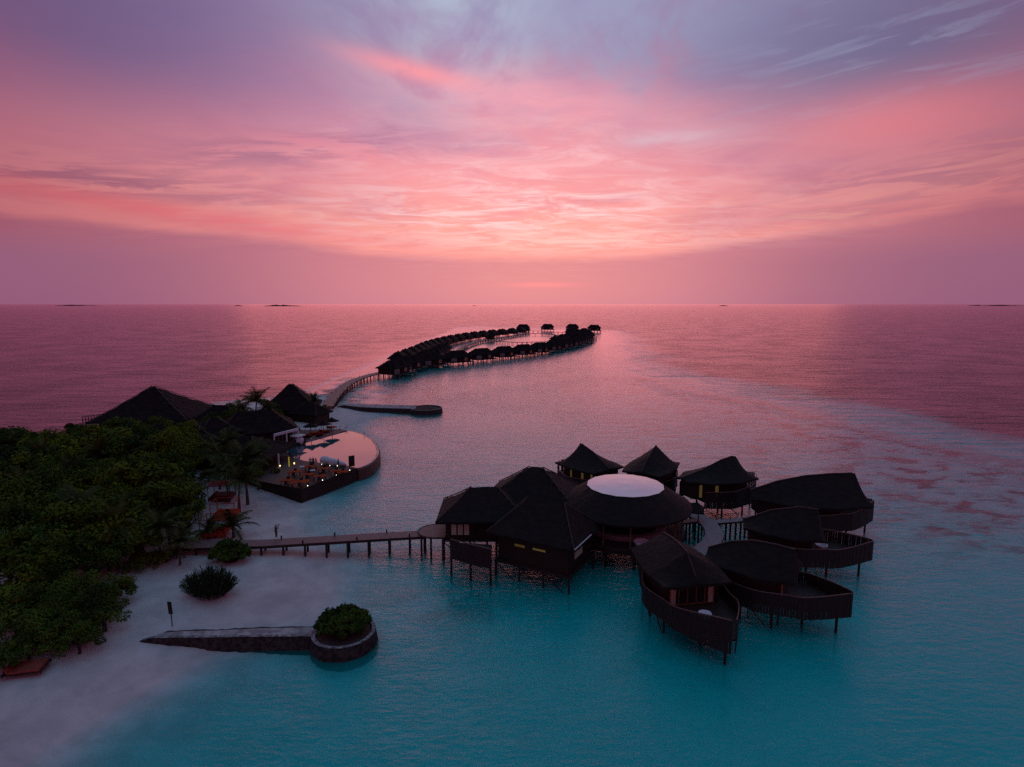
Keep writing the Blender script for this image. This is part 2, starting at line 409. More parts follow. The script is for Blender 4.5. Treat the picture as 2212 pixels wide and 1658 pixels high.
# sand: pale coral sand, darker where coral grows under water
m = bpy.data.materials.new('sand'); m.use_nodes = True; k = NT(m.node_tree)
b = k.n('ShaderNodeBsdfPrincipled'); o = k.n('ShaderNodeOutputMaterial'); k.put(o.inputs[0], b.outputs[0])
pos = k.n('ShaderNodeNewGeometry').outputs['Position']
sz = k.n('ShaderNodeSeparateXYZ'); k.put(sz.inputs[0], pos)
base = k.mix(k.mr(k.noise(pos, .35, 5), .35, .65), (.62, .555, .535, 1), (.52, .465, .45, 1))
base = k.mix(k.mr(k.noise(pos, 3.5, 4, .7), .66, .74, 0, .55), base, (.10, .08, .07, 1))
base = k.mix(k.mr(k.noise(k.v('ADD', pos, (40, 3, 0)), .07, 5, .6), .5, .66, 0, .2), base, (.28, .25, .24, 1))
at = k.n('ShaderNodeAttribute', attribute_name='reef').outputs['Fac']
coral = k.m('MULTIPLY', k.mr(k.noise(k.v('MULTIPLY', pos, (.6, 1, 1)), .26, 7, .66, .5), .50, .60), at)
patch = k.m('MULTIPLY', k.mr(k.noise(pos, .22, 7, .68, .6), .44, .60), k.n('ShaderNodeAttribute', attribute_name='weed').outputs['Fac'])
base = k.mix(k.m('MAXIMUM', coral, patch), base, (.05, .042, .035, 1))
k.put(b.inputs['Base Color'], base); b.inputs['Roughness'].default_value = .9; b.inputs['Specular IOR Level'].default_value = .15
bn = k.n('ShaderNodeBump'); bn.inputs['Strength'].default_value = .6; bn.inputs['Distance'].default_value = .12
k.put(bn.inputs['Height'], k.noise(pos, 2.2, 7, .7)); k.put(b.inputs['Normal'], bn.outputs[0])
ground = sheet('beach', Zt, m); tag(ground, kind='structure')
reef = np.clip(1.35 * np.exp(-((dg - 20) / 34.0) ** 2) , 0, 1) * (dl < -6) * np.clip((Y - 66) / 14, 0, 1)
at = ground.data.attributes.new('reef', 'FLOAT', 'POINT'); at.data.foreach_set('value', reef.ravel().astype(np.float32))

weed = np.zeros_like(X)
for (u, v, rr_) in ((1040, 1290, 5), (1010, 1310, 5), (1480, 1400, 6), (1500, 1470, 4), (1350, 1240, 5), (1700, 1360, 5), (1180, 1270, 4)):
    q = W(u, v, -1.5); weed = np.maximum(weed, .85 * np.exp(-((X - q.x) ** 2 / (rr_ * 1.3) ** 2 + (Y - q.y) ** 2 / rr_ ** 2)))
at = ground.data.attributes.new('weed', 'FLOAT', 'POINT'); at.data.foreach_set('value', np.maximum(weed, .12).ravel().astype(np.float32))
m = bpy.data.materials.new('sea_water'); m.use_nodes = True; k = NT(m.node_tree)
o = k.n('ShaderNodeOutputMaterial')
dA = k.n('ShaderNodeAttribute', attribute_name='depth').outputs['Fac']
pos = k.n('ShaderNodeNewGeometry').outputs['Position']
def ex(c): return k.m('EXPONENT', k.m('MULTIPLY', dA, -c))
T = k.comb(ex(1.35), ex(.26), ex(.27))
inv = k.v('SUBTRACT', (1, 1, 1), T)
sA = k.m('SUBTRACT', 1.0, ex(.32)); sB = k.m('MULTIPLY', sA, k.mr(dA, 3.2, 11.0, 1.0, .03)); rf_ = k.n('ShaderNodeAttribute', attribute_name='reef').outputs['Fac']; cr_ = k.m('MULTIPLY', k.mr(k.noise(k.v('MULTIPLY', pos, (.6, 1, 1)), .26, 7, .66, .5), .50, .60), rf_); sB = k.m('MULTIPLY', sB, k.m('SUBTRACT', 1.0, k.m('MULTIPLY', cr_, .8))); scat = k.v('MULTIPLY', k.comb(sB, sB, sB), (.002, .60, .56))
tr = k.n('ShaderNodeBsdfTransparent'); k.put(tr.inputs[0], T)
df = k.n('ShaderNodeBsdfDiffuse'); k.put(df.inputs[0], scat)
ad = k.n('ShaderNodeAddShader'); k.put(ad.inputs[0], tr.outputs[0]); k.put(ad.inputs[1], df.outputs[0])
calm = k.m('MULTIPLY', k.mr(k.noise(pos, .035, 3), .35, .65, .6, 1.0), k.n('ShaderNodeAttribute', attribute_name='ripple').outputs['Fac'])
offs = k.m('MULTIPLY', k.mr(dA, 1.8, 6.0, .42, 1.0), calm)
h1 = k.noise(k.v('MULTIPLY', pos, (.6, 1.2, 1)), 1.3, 6, .62, .3)
h2 = k.noise(k.v('MULTIPLY', pos, (.55, 1.25, 1)), .32, 3, .5, .3)
h3 = k.noise(k.v('MULTIPLY', pos, (.5, 1.3, 1)), .12, 3, .5, .3)
hh = k.m('ADD', k.m('ADD', k.m('MULTIPLY', h1, .62), k.m('MULTIPLY', h2, .7)), k.m('MULTIPLY', k.m('MULTIPLY', h3, 3.2), k.mr(dA, 2.0, 8.0)))
bn = k.n('ShaderNodeBump'); bn.inputs['Distance'].default_value = .62
k.put(bn.inputs['Strength'], offs); k.put(bn.inputs['Height'], hh)
gl = k.n('ShaderNodeBsdfGlossy'); gl.inputs[0].default_value = (1, .72, .84, 1); k.put(gl.inputs['Roughness'], .18); k.put(gl.inputs['Normal'], bn.outputs[0])  # sunset pink put into the gloss colour, tinting every reflection
fr = k.n('ShaderNodeFresnel'); fr.inputs[0].default_value = 1.32; k.put(fr.inputs['Normal'], bn.outputs[0])
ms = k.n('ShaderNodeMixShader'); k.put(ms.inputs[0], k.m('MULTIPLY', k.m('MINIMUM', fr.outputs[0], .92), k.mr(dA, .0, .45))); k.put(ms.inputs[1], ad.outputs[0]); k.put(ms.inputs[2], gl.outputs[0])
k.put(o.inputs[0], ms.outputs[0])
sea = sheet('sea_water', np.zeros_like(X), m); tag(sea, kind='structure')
at = sea.data.attributes.new('reef', 'FLOAT', 'POINT'); at.data.foreach_set('value', reef.ravel().astype(np.float32))
at = sea.data.attributes.new('depth', 'FLOAT', 'POINT'); at.data.foreach_set('value', np.clip(-Zt, 0, 15).ravel().astype(np.float32))

ringp = np.array([(-52, 262), (-29, 314), (-5, 346), (17, 379), (37, 420), (53, 466), (65, 516), (71, 575), (80, 640), (60, 700), (13, 690), (-9, 590), (-33, 533), (-48, 472), (-55, 414), (-57, 342), (-58, 290)], float)
rd = sdf(ringp, X, Y)
rip = np.clip(.28 + np.clip(-rd - 4, 0, 60) / 60 * .72, .28, 1)
at = sea.data.attributes.new('ripple', 'FLOAT', 'POINT'); at.data.foreach_set('value', rip.ravel().astype(np.float32))
# low far islands on the horizon
ISL = mat('far_island_wood', (.03, .035, .035), (.02, .022, .025), .9, .02, coord='World')
for (u0, u1, h_, dd) in [(128, 220, 22, 9500), (514, 525, 14, 9000), (577, 655, 26, 8200), (1022, 1030, 9, 9800), (1553, 1568, 16, 9000), (2092, 2114, 14, 9500), (2116, 2204, 20, 9000)]:
    x0 = (u0 - CX) / FPX * dd; x1 = (u1 - CX) / FPX * dd; mb = MB(); n = 24; rr = random.Random(u0); prev = None
    for i in range(n + 1):
        t = i / n; x = x0 + (x1 - x0) * t; hh_ = h_ * (math.sin(math.pi * t) ** .5 * (.45 + .55 * rr.random()) * (1.0 if t < .62 else .55)) + .4
        cur = [(x, dd - 60, 0), (x, dd - 40, hh_ * .8), (x, dd, hh_), (x, dd + 80, hh_ * .7), (x, dd + 120, 0)]
        if prev:
            for a in range(4): mb.quad(prev[a], cur[a], cur[a + 1], prev[a + 1])
        prev = cur
    tag(mb.build('island', ISL), kind='structure')

# ------------------------------------------------------------------ boat-shaped spa villas
def stilts(root, pts, z1=2.9, r=.13, z0=-2.2, name='stilt'):
    for (x, y) in pts:
        MB().tube([(x, y, z0), (x, y, z1)], [r * 1.05, r], 8).build(name, STILTM, root)
def spa_villa(label, tip, ang, Lr, Wm, Lh, win=.8, wout=.8, zr=8.0, ze=5.6, ridge=None, hullz=(1.75, 1.7, 1.8), rail=(4.0, 4.1, 4.7), flip=0,
              windows=(), front=True, posts=None, prow=None, wallt=(.07, .84), curt=True, whole=True):
    root = thing('spa_villa', label, 'villa', (tip[0], tip[1], 0), R(ang), 'boat shaped spa villas around the round hall')
    wp = [(0, win * Wm), (.3, .85 * Wm if win < .8 else .95 * Wm), (.6, Wm), (1, wout * Wm)]
    hw = lambda t: sm(t, wp)
    ridge = ridge or [(0, ze + .35), (.35, ze + (zr - ze) * .72), (.7, zr), (.93, zr - .05), (1.0, ze + .25)]
    rg = lambda t: (ln(t, ridge))
    nu = 30; ts = [i / nu for i in range(nu + 1)]; ts = sorted(set(ts + [p[0] for p in ridge]))
    mb = MB(); nv = 6; rows = []
    rr = random.Random(int(ang * 7) + 99)
    for t in ts:
        row = []
        for j in range(-nv, nv + 1):
            v = j / nv; a = abs(v)
            z = ze + (rg(t) - ze) * (1 - a) - .07 * math.sin(math.pi * a) + rr.uniform(-.03, .03)
            row.append((Lr * t + (rr.uniform(-.05, .05) if a == 1 else 0), hw(t) * v, z))
        rows.append(row)
    for a, b in zip(rows, rows[1:]):
        for j in range(2 * nv): mb.quad(a[j], b[j], b[j + 1], a[j + 1])
        for j in range(2 * nv):
            dn = lambda p: (p[0], p[1], p[2] - .28)
            mb.quad(dn(a[j + 1]), dn(b[j + 1]), dn(b[j]), dn(a[j]))
        for j, s_ in ((0, 1), (2 * nv, -1)):
            mb.quad(a[j], (a[j][0], a[j][1], a[j][2] - .28), (b[j][0], b[j][1], b[j][2] - .28), b[j])
    for row in (rows[0], rows[-1]):
        for j in range(2 * nv):
            p, q = row[j], row[j + 1]; mb.quad(p, q, (q[0], q[1], q[2] - .28), (p[0], p[1], p[2] - .28))
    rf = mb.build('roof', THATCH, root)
    cap = MB().tube([(Lr * t, 0, rg(t) + .03) for t in ts if t <= .95], .09, 6).build('ridge_cap', CAPM, rf)
    # wall following the plan
    t0, t1 = wallt; out = []
    for i in range(9): t = t0 + (t1 - t0) * i / 8; out.append((Lr * t, -hw(t) * .78))
    for i in range(8, -1, -1): t = t0 + (t1 - t0) * i / 8; out.append((Lr * t, hw(t) * .78))
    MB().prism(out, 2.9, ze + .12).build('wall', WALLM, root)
    # end wall with glazing
    if front:
        xe = Lr * t1; wy = hw(t1) * .78
        f = MB()
        for i in range(6): f.box((xe + .06, -wy * .8 + wy * 1.6 * i / 5, 4.15), (.1, .1, 2.2))
        f.box((xe + .07, 0, 5.27), (.12, wy * 1.66, .12)); f.box((xe + .07, 0, 3.06), (.12, wy * 1.66, .1))
        wd = f.build('window', FRAMEM, root)
        MB().box((xe + .03, 0, 4.15), (.04, wy * 1.58, 2.1)).build('pane', GLASSM, wd)
        if curt:
            for s_ in (-1, 1):
                cm = MB()
                for i in range(5): cm.box((xe + .1 + .03 * (i % 2), s_ * (wy * .8 - .12 - i * .1), 4.12), (.03, .11, 2.0))
                cm.build('curtain', CURTM, wd)
    for (t, s_, wdt, lit) in windows:
        x = Lr * t; y = s_ * (hw(t) * .78 + .03); sl = (hw(t + .02) - hw(t - .02)) * .78 / (Lr * .04) * s_
        MB().box((x, y, 4.2), (wdt, .07, 1.9), math.atan(sl)).build('window', lit, root)
    # hull: deck and board balustrade
    x0 = Lr * .16; prow = prow if prow is not None else 0.0
    def hh(x):
        u = (x - x0) / (Lh - x0)
        return sm(u, [(0, .70 * Wm), (.35, 1.0 * Wm), (.62, .84 * Wm)]) if u < .62 else .84 * Wm * (1 - ((u - .62) / .38) ** 1.35) + .12
    def yy(x): return prow * max(0, (x - Lr * .6) / (Lh - Lr * .6)) ** 1.5
    N = 26; xs = [x0 + (Lh - x0) * i / N for i in range(N + 1)]
    L_ = [(x, hh(x) + yy(x)) for x in xs]; R_ = [(x, -hh(x) + yy(x)) for x in xs]
    MB().ribbon(L_, R_, 2.72, 2.9).build('deck', DECKM, root)
    zb = lambda u: sm(u, [(0, hullz[0]), (.5, hullz[1]), (1, hullz[2])]); zt = lambda u: sm(u, [(0, rail[0]), (.55, rail[1]), (1, rail[2])])
    for side, P in ((1, L_), (-1, R_)):
        bd = MB(); cap = []
        # resample at board width
        acc = [0]
        for a, b in zip(P, P[1:]): acc.append(acc[-1] + math.dist(a, b))
        nb = int(acc[-1] / .26)
        for i in range(nb):
            sdist = (i + .5) / nb * acc[-1]
            x = float(np.interp(sdist, acc, [p[0] for p in P])); y = float(np.interp(sdist, acc, [p[1] for p in P]))
            x2 = float(np.interp(sdist + .05, acc, [p[0] for p in P])); y2 = float(np.interp(sdist + .05, acc, [p[1] for p in P]))
            u = sdist / acc[-1]; aa = math.atan2(y2 - y, x2 - x) if sdist + .05 < acc[-1] else aa
            za, zb_ = zb(u), zt(u)
            bd.box((x + rr.uniform(-.012, .012), y + side * .05 + rr.uniform(-.012, .012), (za + zb_) / 2 + rr.uniform(-.03, .03)), (.235, .06, zb_ - za), aa)
            cap.append((x, y + side * .05, zb_ + .04))
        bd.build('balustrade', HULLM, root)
        MB().tube(cap, .055, 6).build('handrail', RAILM, root)  # paler than the boards: the lit top edge is put into the rail colour
    pts = posts or [(Lr * .12, Wm * .45), (Lr * .12, -Wm * .45), (Lr * .45, Wm * .7), (Lr * .45, -Wm * .7), (Lr * .8, Wm * .65), (Lr * .8, -Wm * .65), (Lr * .6, 0), (Lh - .9, prow * .9)]
    stilts(root, pts, 2.75)
    for (xa, ya), (xb, yb) in ((pts[0], pts[2]), (pts[1], pts[3]), (pts[2], pts[4]), (pts[3], pts[5])):
        MB().tube([(xa, ya, 2.5), (xb, yb, -.6)], .06, 6).build('brace', STILTM, root)
    return root

spa_villa('villa behind the left side of the white roofed hall, lit yellow slots in its wall', (15.6, 92.3), 127, 8.8, 4.3, 11.8, .8, .88, 8.6,
          ridge=[(0, 5.75), (.4, 7.7), (.72, 8.6), (.76, 8.6), (1, 5.75)], windows=((.12, 1, .35, YELS), (.32, 1, .45, YELS), (.6, 1, .3, YELS)))
spa_villa('villa behind the right side of the white roofed hall, prow rail showing at right', (20.2, 90.2), 58, 9.8, 3.9, 12.4, .8, .85, 8.6,
          ridge=[(0, 5.75), (.4, 7.7), (.7, 8.6), (.74, 8.6), (1, 5.75)], rail=(4.0, 4.3, 5.4))
spa_villa('villa with swooping peaked ridge on tall crossed stilts, right of the white roof', (25.8, 87.0), 20, 11.4, 4.3, 14.0, .35, .8, 8.4,
          ridge=[(0, 5.9), (.3, 6.7), (.62, 8.0), (.8, 8.4), (.86, 8.2), (1, 6.0)], windows=((.16, -1, .4, YELS), (.36, -1, .5, YELS)), rail=(4.2, 4.4, 5.2))
spa_villa('largest spa villa with a long smoothly arched roof and gabled right end', (33.6, 80.8), -2, 15.0, 4.9, 17.2, .3, .8, 8.5, 5.1,
          ridge=[(0, 5.95), (.25, 7.3), (.5, 8.1), (.75, 8.45), (.955, 8.55), (1, 6.6)], wallt=(.05, .72))
spa_villa('dark spa villa in the middle right with a long curved prow deck and white tub', (28.6, 70.3), -20, 8.8, 3.8, 14.3, .5, .8, 7.9, 5.2, rail=(4.1, 4.2, 4.5), hullz=(2.0, 2.0, 2.2), prow=.9,
          posts=[(1, 1.5), (1, -1.5), (4, 2.4), (4, -2.4), (7, 2.4), (7, -2.4), (9.5, 0), (13.0, .7)])
spa_villa('front right spa villa with pale curtained gable and a narrow pointed deck', (21.2, 61.0), -32.5, 9.0, 3.6, 13.7, .45, .75, 7.8, 5.3, hullz=(2.0, 1.9, 2.0), rail=(4.0, 4.1, 4.4), prow=.2,
          ridge=[(0, 5.9), (.25, 7.1), (.5, 7.7), (.75, 7.75), (.94, 7.6), (1, 6.4)],
          posts=[(1, 1.5), (1, -1.5), (4, 2.4), (4, -2.4), (7, 2.4), (7, -2.4), (9.5, 0), (12.5, .1)])
spa_villa('nearest spa villa, its curtained windows and pointed plank deck facing the viewer', (16.2, 62.0), -80.5, 9.0, 3.9, 14.0, .86, .9, 7.9, hullz=(2.2, 2.0, 1.5), rail=(4.1, 4.1, 4.6), prow=.9, curt=True,
          ridge=[(0, 7.0), (.12, 7.6), (.45, 7.9), (.72, 7.75), (1, 5.65)], wallt=(.08, .86),
          posts=[(1, 2.2), (1, -2.2), (4, 2.6), (4, -2.6), (7.4, 2.6), (7.4, -2.6), (10, 0), (13.1, .7)])
def tub(label, x, y, z, r=.8):
    t = thing('bathtub', label, 'bathtub', (x, y, z), 0, 'white tubs on the spa decks')
    MB().lathe([(r * .6, 0), (r * .85, .12), (r, .5), (r * 1.03, .6), (r * .93, .6), (r * .85, .45), (r * .6, .16)], 24).build('basin', CERAM, t, smooth=True)
    MB().tube([(r * .2, r * 1.0, .5), (r * .2, r * 1.0, .85), (r * .2, r * .7, .9)], .03, 6).build('tap', CAPM, t)
q = W(1524, 1330, 3.5); tub('white tub against the plank rail of the nearest spa villa', q.x + .1, q.y + .45, 2.9, .6)
tub('white tub on the prow deck of the dark middle villa', 37.0, 67.6, 2.9, .7)

# ------------------------------------------------------------------ round hall
cx, cy = 14.8, 74.9
hall = thing('round_hall', 'round open hall with a dark conical roof topped by a white faceted disc', 'hall', (cx, cy, 0))
n = 16; prof = MB(); rr = random.Random(3)
pr = [(8.5, 5.95), (8.5, 6.2), (6.9, 7.25), (5.0, 8.5), (4.95, 8.3), (8.2, 5.9)]
rings = []
for r_, z_ in pr:
    ring = []
    for j in range(64):
        a = 2 * math.pi * j / 64; kf = 1 / math.cos(((a + math.pi / n) % (2 * math.pi / n)) - math.pi / n) if r_ < 5.2 else 1
        kf = kf if r_ > 5.2 else math.cos(math.pi / n) * kf
        ring.append(len(prof.v)); prof.v.append((r_ * kf * math.cos(a), r_ * kf * math.sin(a), z_ + rr.uniform(-.04, .04)))
    rings.append(ring)
for a, b in zip(rings, rings[1:] + rings[:1]):
    for j in range(64): prof.f.append((a[j], a[(j + 1) % 64], b[(j + 1) % 64], b[j]))
rf = prof.build('roof', THATCH, hall)
d = MB(); c_ = len(d.v); d.v.append((0, 0, 8.74)); rg_ = []
for j in range(n * 2):
    a = math.pi * 2 * j / (n * 2); r_ = 4.98 * (1 if j % 2 == 0 else math.cos(math.pi / n)); rg_.append(len(d.v)); d.v.append((r_ * math.cos(a), r_ * math.sin(a), 8.56))
md = []
for j in range(n * 2):
    a = math.pi * 2 * j / (n * 2); r_ = 2.6; md.append(len(d.v)); d.v.append((r_ * math.cos(a), r_ * math.sin(a), 8.68))
for j in range(n * 2):
    q = (j + 1) % (n * 2); d.f.append((rg_[j], rg_[q], md[q], md[j])); d.f.append((md[j], md[q], c_))
d.build('skylight', MEMBR, hall)
MB().lathe([(7.7, 2.7), (7.7, 2.95)], 48).build('floor', DECKM, hall)
MB().lathe([(7.8, 2.3), (7.8, 2.72), (7.6, 2.72), (7.6, 2.3)], 48).build('fascia', WALLM, hall)
for j in range(14):
    a = 2 * math.pi * (j + .3) / 14; MB().tube([(7.3 * math.cos(a), 7.3 * math.sin(a), 2.95), (7.3 * math.cos(a), 7.3 * math.sin(a), 6.7)], .11, 8).build('column', RAILM, hall)
for j in range(12):
    a = 2 * math.pi * j / 12; MB().tube([(6.6 * math.cos(a), 6.6 * math.sin(a), -2.2), (6.6 * math.cos(a), 6.6 * math.sin(a), 2.75)], .14, 8).build('stilt', STILTM, hall)
cb = MB()                                       # curved pale counter inside
for j in range(20):
    a0 = R(200 + j * 7); a1 = R(200 + (j + 1) * 7)
    for (ra, rb, za, zb_) in ((4.5, 5.3, 2.95, 3.55),):
        p = [(ra * math.cos(a0), ra * math.sin(a0)), (rb * math.cos(a0), rb * math.sin(a0)), (rb * math.cos(a1), rb * math.sin(a1)), (ra * math.cos(a1), ra * math.sin(a1))]
        cb.prism(p, za, zb_)
cb.build('bench', PATHM, hall)
cw = MB()
for j in range(22):
    a0 = R(20 + j * 7); a1 = R(20 + (j + 1) * 7)
    cw.prism([(6.0 * math.cos(a0), 6.0 * math.sin(a0)), (6.15 * math.cos(a0), 6.15 * math.sin(a0)), (6.15 * math.cos(a1), 6.15 * math.sin(a1)), (6.0 * math.cos(a1), 6.0 * math.sin(a1))], 2.95, 6.4)
cw.build('wall', WALLM, hall)
tub('large white round tub at the front edge of the round hall', cx + .9, cy - 6.4, 2.95, .95)

# ------------------------------------------------------------------ reception: three hipped roofs on stilts
def hip(mb, c, L, Wd, ze, zr, ridge, rz=0.0, curve=.0, jit=.04, seed=1, und=.25):
    """hipped roof as a fine grid; ridge = half length of ridge"""
    rr = random.Random(seed); nx_, ny_ = 20, 12; hx, hy = L / 2, Wd / 2; g_ = []
    M = Matrix.Rotation(rz, 3, 'Z')
    for i in range(nx_ + 1):
        row = []
        for j in range(ny_ + 1):
            x = -hx + L * i / nx_; y = -hy + Wd * j / ny_
            a = abs(y) / hy; bx = max(0, (abs(x) - ridge) / max(hx - ridge, .01)); d_ = max(a, bx)
            z = ze + (zr - ze) * (1 - d_) - curve * math.sin(math.pi * d_) + rr.uniform(-jit, jit)
            p = M @ Vector((x, y, 0)); row.append((c[0] + p.x, c[1] + p.y, z))
        g_.append(row)
    for i in range(nx_):
        for j in range(ny_):
            a, b, cc, d_ = g_[i][j], g_[i + 1][j], g_[i + 1][j + 1], g_[i][j + 1]; mb.quad(a, b, cc, d_)
            dn = lambda p: (p[0], p[1], p[2] - und); mb.quad(dn(d_), dn(cc), dn(b), dn(a))
    edge = [(g_[i][0], g_[i + 1][0]) for i in range(nx_)] + [(g_[i + 1][-1], g_[i][-1]) for i in range(nx_)] + [(g_[0][j + 1], g_[0][j]) for j in range(ny_)] + [(g_[-1][j], g_[-1][j + 1]) for j in range(ny_)]
    for a, b in edge: mb.quad(a, (a[0], a[1], a[2] - und), (b[0], b[1], b[2] - und), b)
def hipped(name, label, cat, c, L, Wd, z0, ze, zr, ridge, rz, rm=THATCH, wallk=.8, stilt=True, deck=True, seed=1, group=None, curve=.1, wm=None, capp=True):
    root = thing(name, label, cat, (c[0], c[1], 0), rz, group)
    mb = MB(); hip(mb, (0, 0), L, Wd, ze, zr, ridge, 0, curve, .04, seed); rf = mb.build('roof', rm, root)
    if capp:
        for sx in (-1, 1):
            for sy in (-1, 1):
                cp_ = [(sx * (ridge + (L / 2 - ridge) * t), sy * Wd / 2 * t, ze + (zr - ze) * (1 - t) - curve * math.sin(math.pi * t) + .06) for t in (0, .25, .5, .75, 1)]
                MB().tube(cp_, .08, 5).build('ridge_cap', CAPM, rf)
    MB().box((0, 0, (z0 + ze) / 2 - .02), (L * wallk, Wd * wallk, ze - z0 + .1)).build('wall', wm or WALLM, root)
    if deck: MB().box((0, 0, z0 - .14), (L * .86, Wd * .86, .3)).build('deck', STILTM, root)
    if stilt:
        pts = [(L * .42 * a, Wd * .42 * b) for a in (-1, -.33, .33, 1) for b in (-1, 1)]
        stilts(root, pts, z0 - .2)
        for a in (0, 2, 4): MB().tube([(pts[a][0], pts[a][1], z0 - .4), (pts[a + 2][0], pts[a + 2][1], -.5)], .06, 6).build('brace', STILTM, root)
    return root
a1 = hipped('reception_building', 'low hipped building at the end of the long pier, pale windows above a plank screen', 'building', (-3.6, 74.8), 11.8, 9.0, 2.7, 5.2, 8.3, 1.7, 0, seed=4, group='hipped buildings beside the round hall')
for i, x in enumerate((-3.7, -2.9, -2.1, -1.0)):
    MB().box((x, -9.0 * .4 - .04, 4.1), (.62 if i < 3 else .3, .06, 1.7)).build('window', CURTM if i != 3 else GLASSM, a1)
hipped('reception_building', 'tallest of the hipped roofs, standing behind the other two left of the round hall', 'building', (3.3, 79.4), 13.6, 11.0, 3.0, 5.5, 9.7, .9, R(-14), seed=5, group='hipped buildings beside the round hall', curve=.05)
a3 = hipped('reception_building', 'broad hipped building nearest the viewer, yellow light slit under its eave', 'building', (4.0, 67.6), 11.2, 8.8, 2.1, 5.5, 9.0, 2.4, R(-29), seed=6, group='hipped buildings beside the round hall', curve=.12)
MB().box((-1.6, -8.8 * .4 - .03, 4.3), (1.3, .06, .28)).build('window', YELW, a3)
MB().box((.9, -8.8 * .4 - .03, 4.3), (1.6, .06, .22)).build('window', YELS, a3)
MB().box((11.2 * .4 + .03, -.6, 4.2), (.06, 2.2, 1.9)).build('window', CURTM, a3)
MB().tube([(5.6, -4.4, 5.62), (5.6, .5, 5.62)], .07, 6).build('gutter', WHITEM, a3)
# plank screen in front of the low building
scr = thing('plank_screen', 'dark slanted plank screen on three posts standing out over the water', 'screen', (-7.2, 66.6, 0))
d_ = Vector((4.75, -2.7, 0)); bd = MB(); rz_ = math.atan2(d_.y, d_.x)
for i in range(22):
    q = d_ * ((i + .5) / 22); bd.box((q.x, q.y, 3.35 - .05 * (i % 2) - .12 * math.sin(i / 7)), (.235, .06, 2.3), rz_)
bd.build('board_panel', HULLM, scr)
MB().tube([(0, 0, 4.56), tuple(d_ + Vector((0, 0, 4.5)))], .05, 6).build('handrail', RAILM, scr)
stilts(scr, [(0, .12), (d_.x / 2, d_.y / 2 + .12), (d_.x, d_.y + .12)], 4.4, name='post')
MB().ribbon([(0, .1), (d_.x, d_.y + .1)], [(0, 3.0), (d_.x, d_.y + 5.0)], 2.7, 2.9).build('deck', DECKM, scr)

# ------------------------------------------------------------------ piers and walkways
def walkway(name, label, cat, pts, wd, z, mm, thick=.22, post_gap=0, zb=-2.0, bollard=0, post_r=.14, group=None, sidepost=.42):
    """pts = centre line, wd = width; posts, bollards as children"""
    P = [Vector((p[0], p[1])) for p in pts]; root = thing(name, label, cat, (P[0].x, P[0].y, 0), 0, group); o_ = P[0].copy()
    Lf, Rt, acc, nrm = [], [], [0], []
    for i, p in enumerate(P):
        d = (P[min(i + 1, len(P) - 1)] - P[max(i - 1, 0)]).normalized(); nn = Vector((-d.y, d.x)); nrm.append(nn)
        Lf.append(tuple(p - o_ + nn * wd / 2)); Rt.append(tuple(p - o_ - nn * wd / 2))
        if i: acc.append(acc[-1] + (p - P[i - 1]).length)
    MB().ribbon(Lf, Rt, z - .06, z).build('deck', mm, root)
    for Q in (Lf, Rt):
        mb = MB()
        for a, b in zip(Q, Q[1:]):
            a_, b_ = Vector(a), Vector(b); q = (a_ + b_) / 2; L_ = (b_ - a_).length; mb.box((q.x, q.y, z - .06 - thick / 2 + .02), (L_ + .02, .12, thick), math.atan2((b_ - a_).y, (b_ - a_).x))
        mb.build('beam', STILTM, root)
    def at(s_):
        x = float(np.interp(s_, acc, [p.x for p in P])); y = float(np.interp(s_, acc, [p.y for p in P])); i = min(int(np.searchsorted(acc, s_)), len(P) - 1)
        return Vector((x, y)) - o_, nrm[i]
    if post_gap:
        nps = int(acc[-1] / post_gap)
        for i in range(nps + 1):
            q, nn = at(min(acc[-1], (i + .3) * post_gap))
            for s_ in (-1, 1):
                p = q + nn * s_ * wd * sidepost; MB().tube([(p.x, p.y, zb), (p.x, p.y, z - .1)], post_r, 7).build('post', STILTM, root)
    if bollard:
        for i in range(int(acc[-1] / bollard) + 1):
            for s_, of in ((1, 0), (-1, .45)):
                q, nn = at(min(acc[-1], (i + of) * bollard)); p = q + nn * s_ * (wd / 2 - .07)
                MB().tube([(p.x, p.y, z), (p.x, p.y, z + .42)], .1, 7).build('bollard', STILTM, root)
    return root
walkway('pier', 'long straight wooden pier from the beach to the spa buildings', 'pier', [(-42.5, 70.4), (-36, 70.8), (-31.0, 71.2), (-26, 72.0), (-21, 72.8), (-16, 73.6), (-11.4, 74.3)], 2.1, 2.2, PIERM, .3, 2.6, -2.0, 6.6)
tr_ = thing('terrace', 'rounded plank terrace where the long pier reaches the reception building', 'terrace', (-9.6, 73.2, 0))
pts = [(1.2, 2.3)] + [(math.cos(R(a)) * 2.3 - .2, math.sin(R(a)) * 2.3) for a in range(90, 271, 12)] + [(1.2, -2.3)]
MB().prism(pts, 2.85, 3.0).build('deck', PIERM, tr_)
MB().tube([(p[0], p[1], 2.92) for p in pts], .13, 6).build('edge_beam', STILTM, tr_)
stilts(tr_, [(-2.0, -.8), (-.6, -2.0), (-1.9, .9), (.9, -2.1), (.5, 2.1)], 2.85)
walkway('walkway', 'pale curving boardwalk that links the spa villas right of the round hall', 'walkway',
        [(25.3, 79.5), (25.9, 77.8), (26.25, 75.4), (26.1, 73.5), (25.6, 71.6), (24.4, 69.3), (22.6, 67.2), (20.4, 65.2), (18.0, 63.5)], 2.2, 3.0, PATHM, .25, 2.4, -2.0)
walkway('walkway', 'short pale boardwalk from the curving boardwalk back to the round hall', 'walkway', [(21.9, 76.3), (25.1, 77.0)], 1.1, 2.98, PATHM, .2, 1.5)
walkway('walkway', 'short pale boardwalk from the curving boardwalk to the arched roof villa', 'walkway', [(27.2, 76.4), (30, 76.9), (34.5, 78.6)], 1.1, 2.98, PATHM, .2, 1.6)
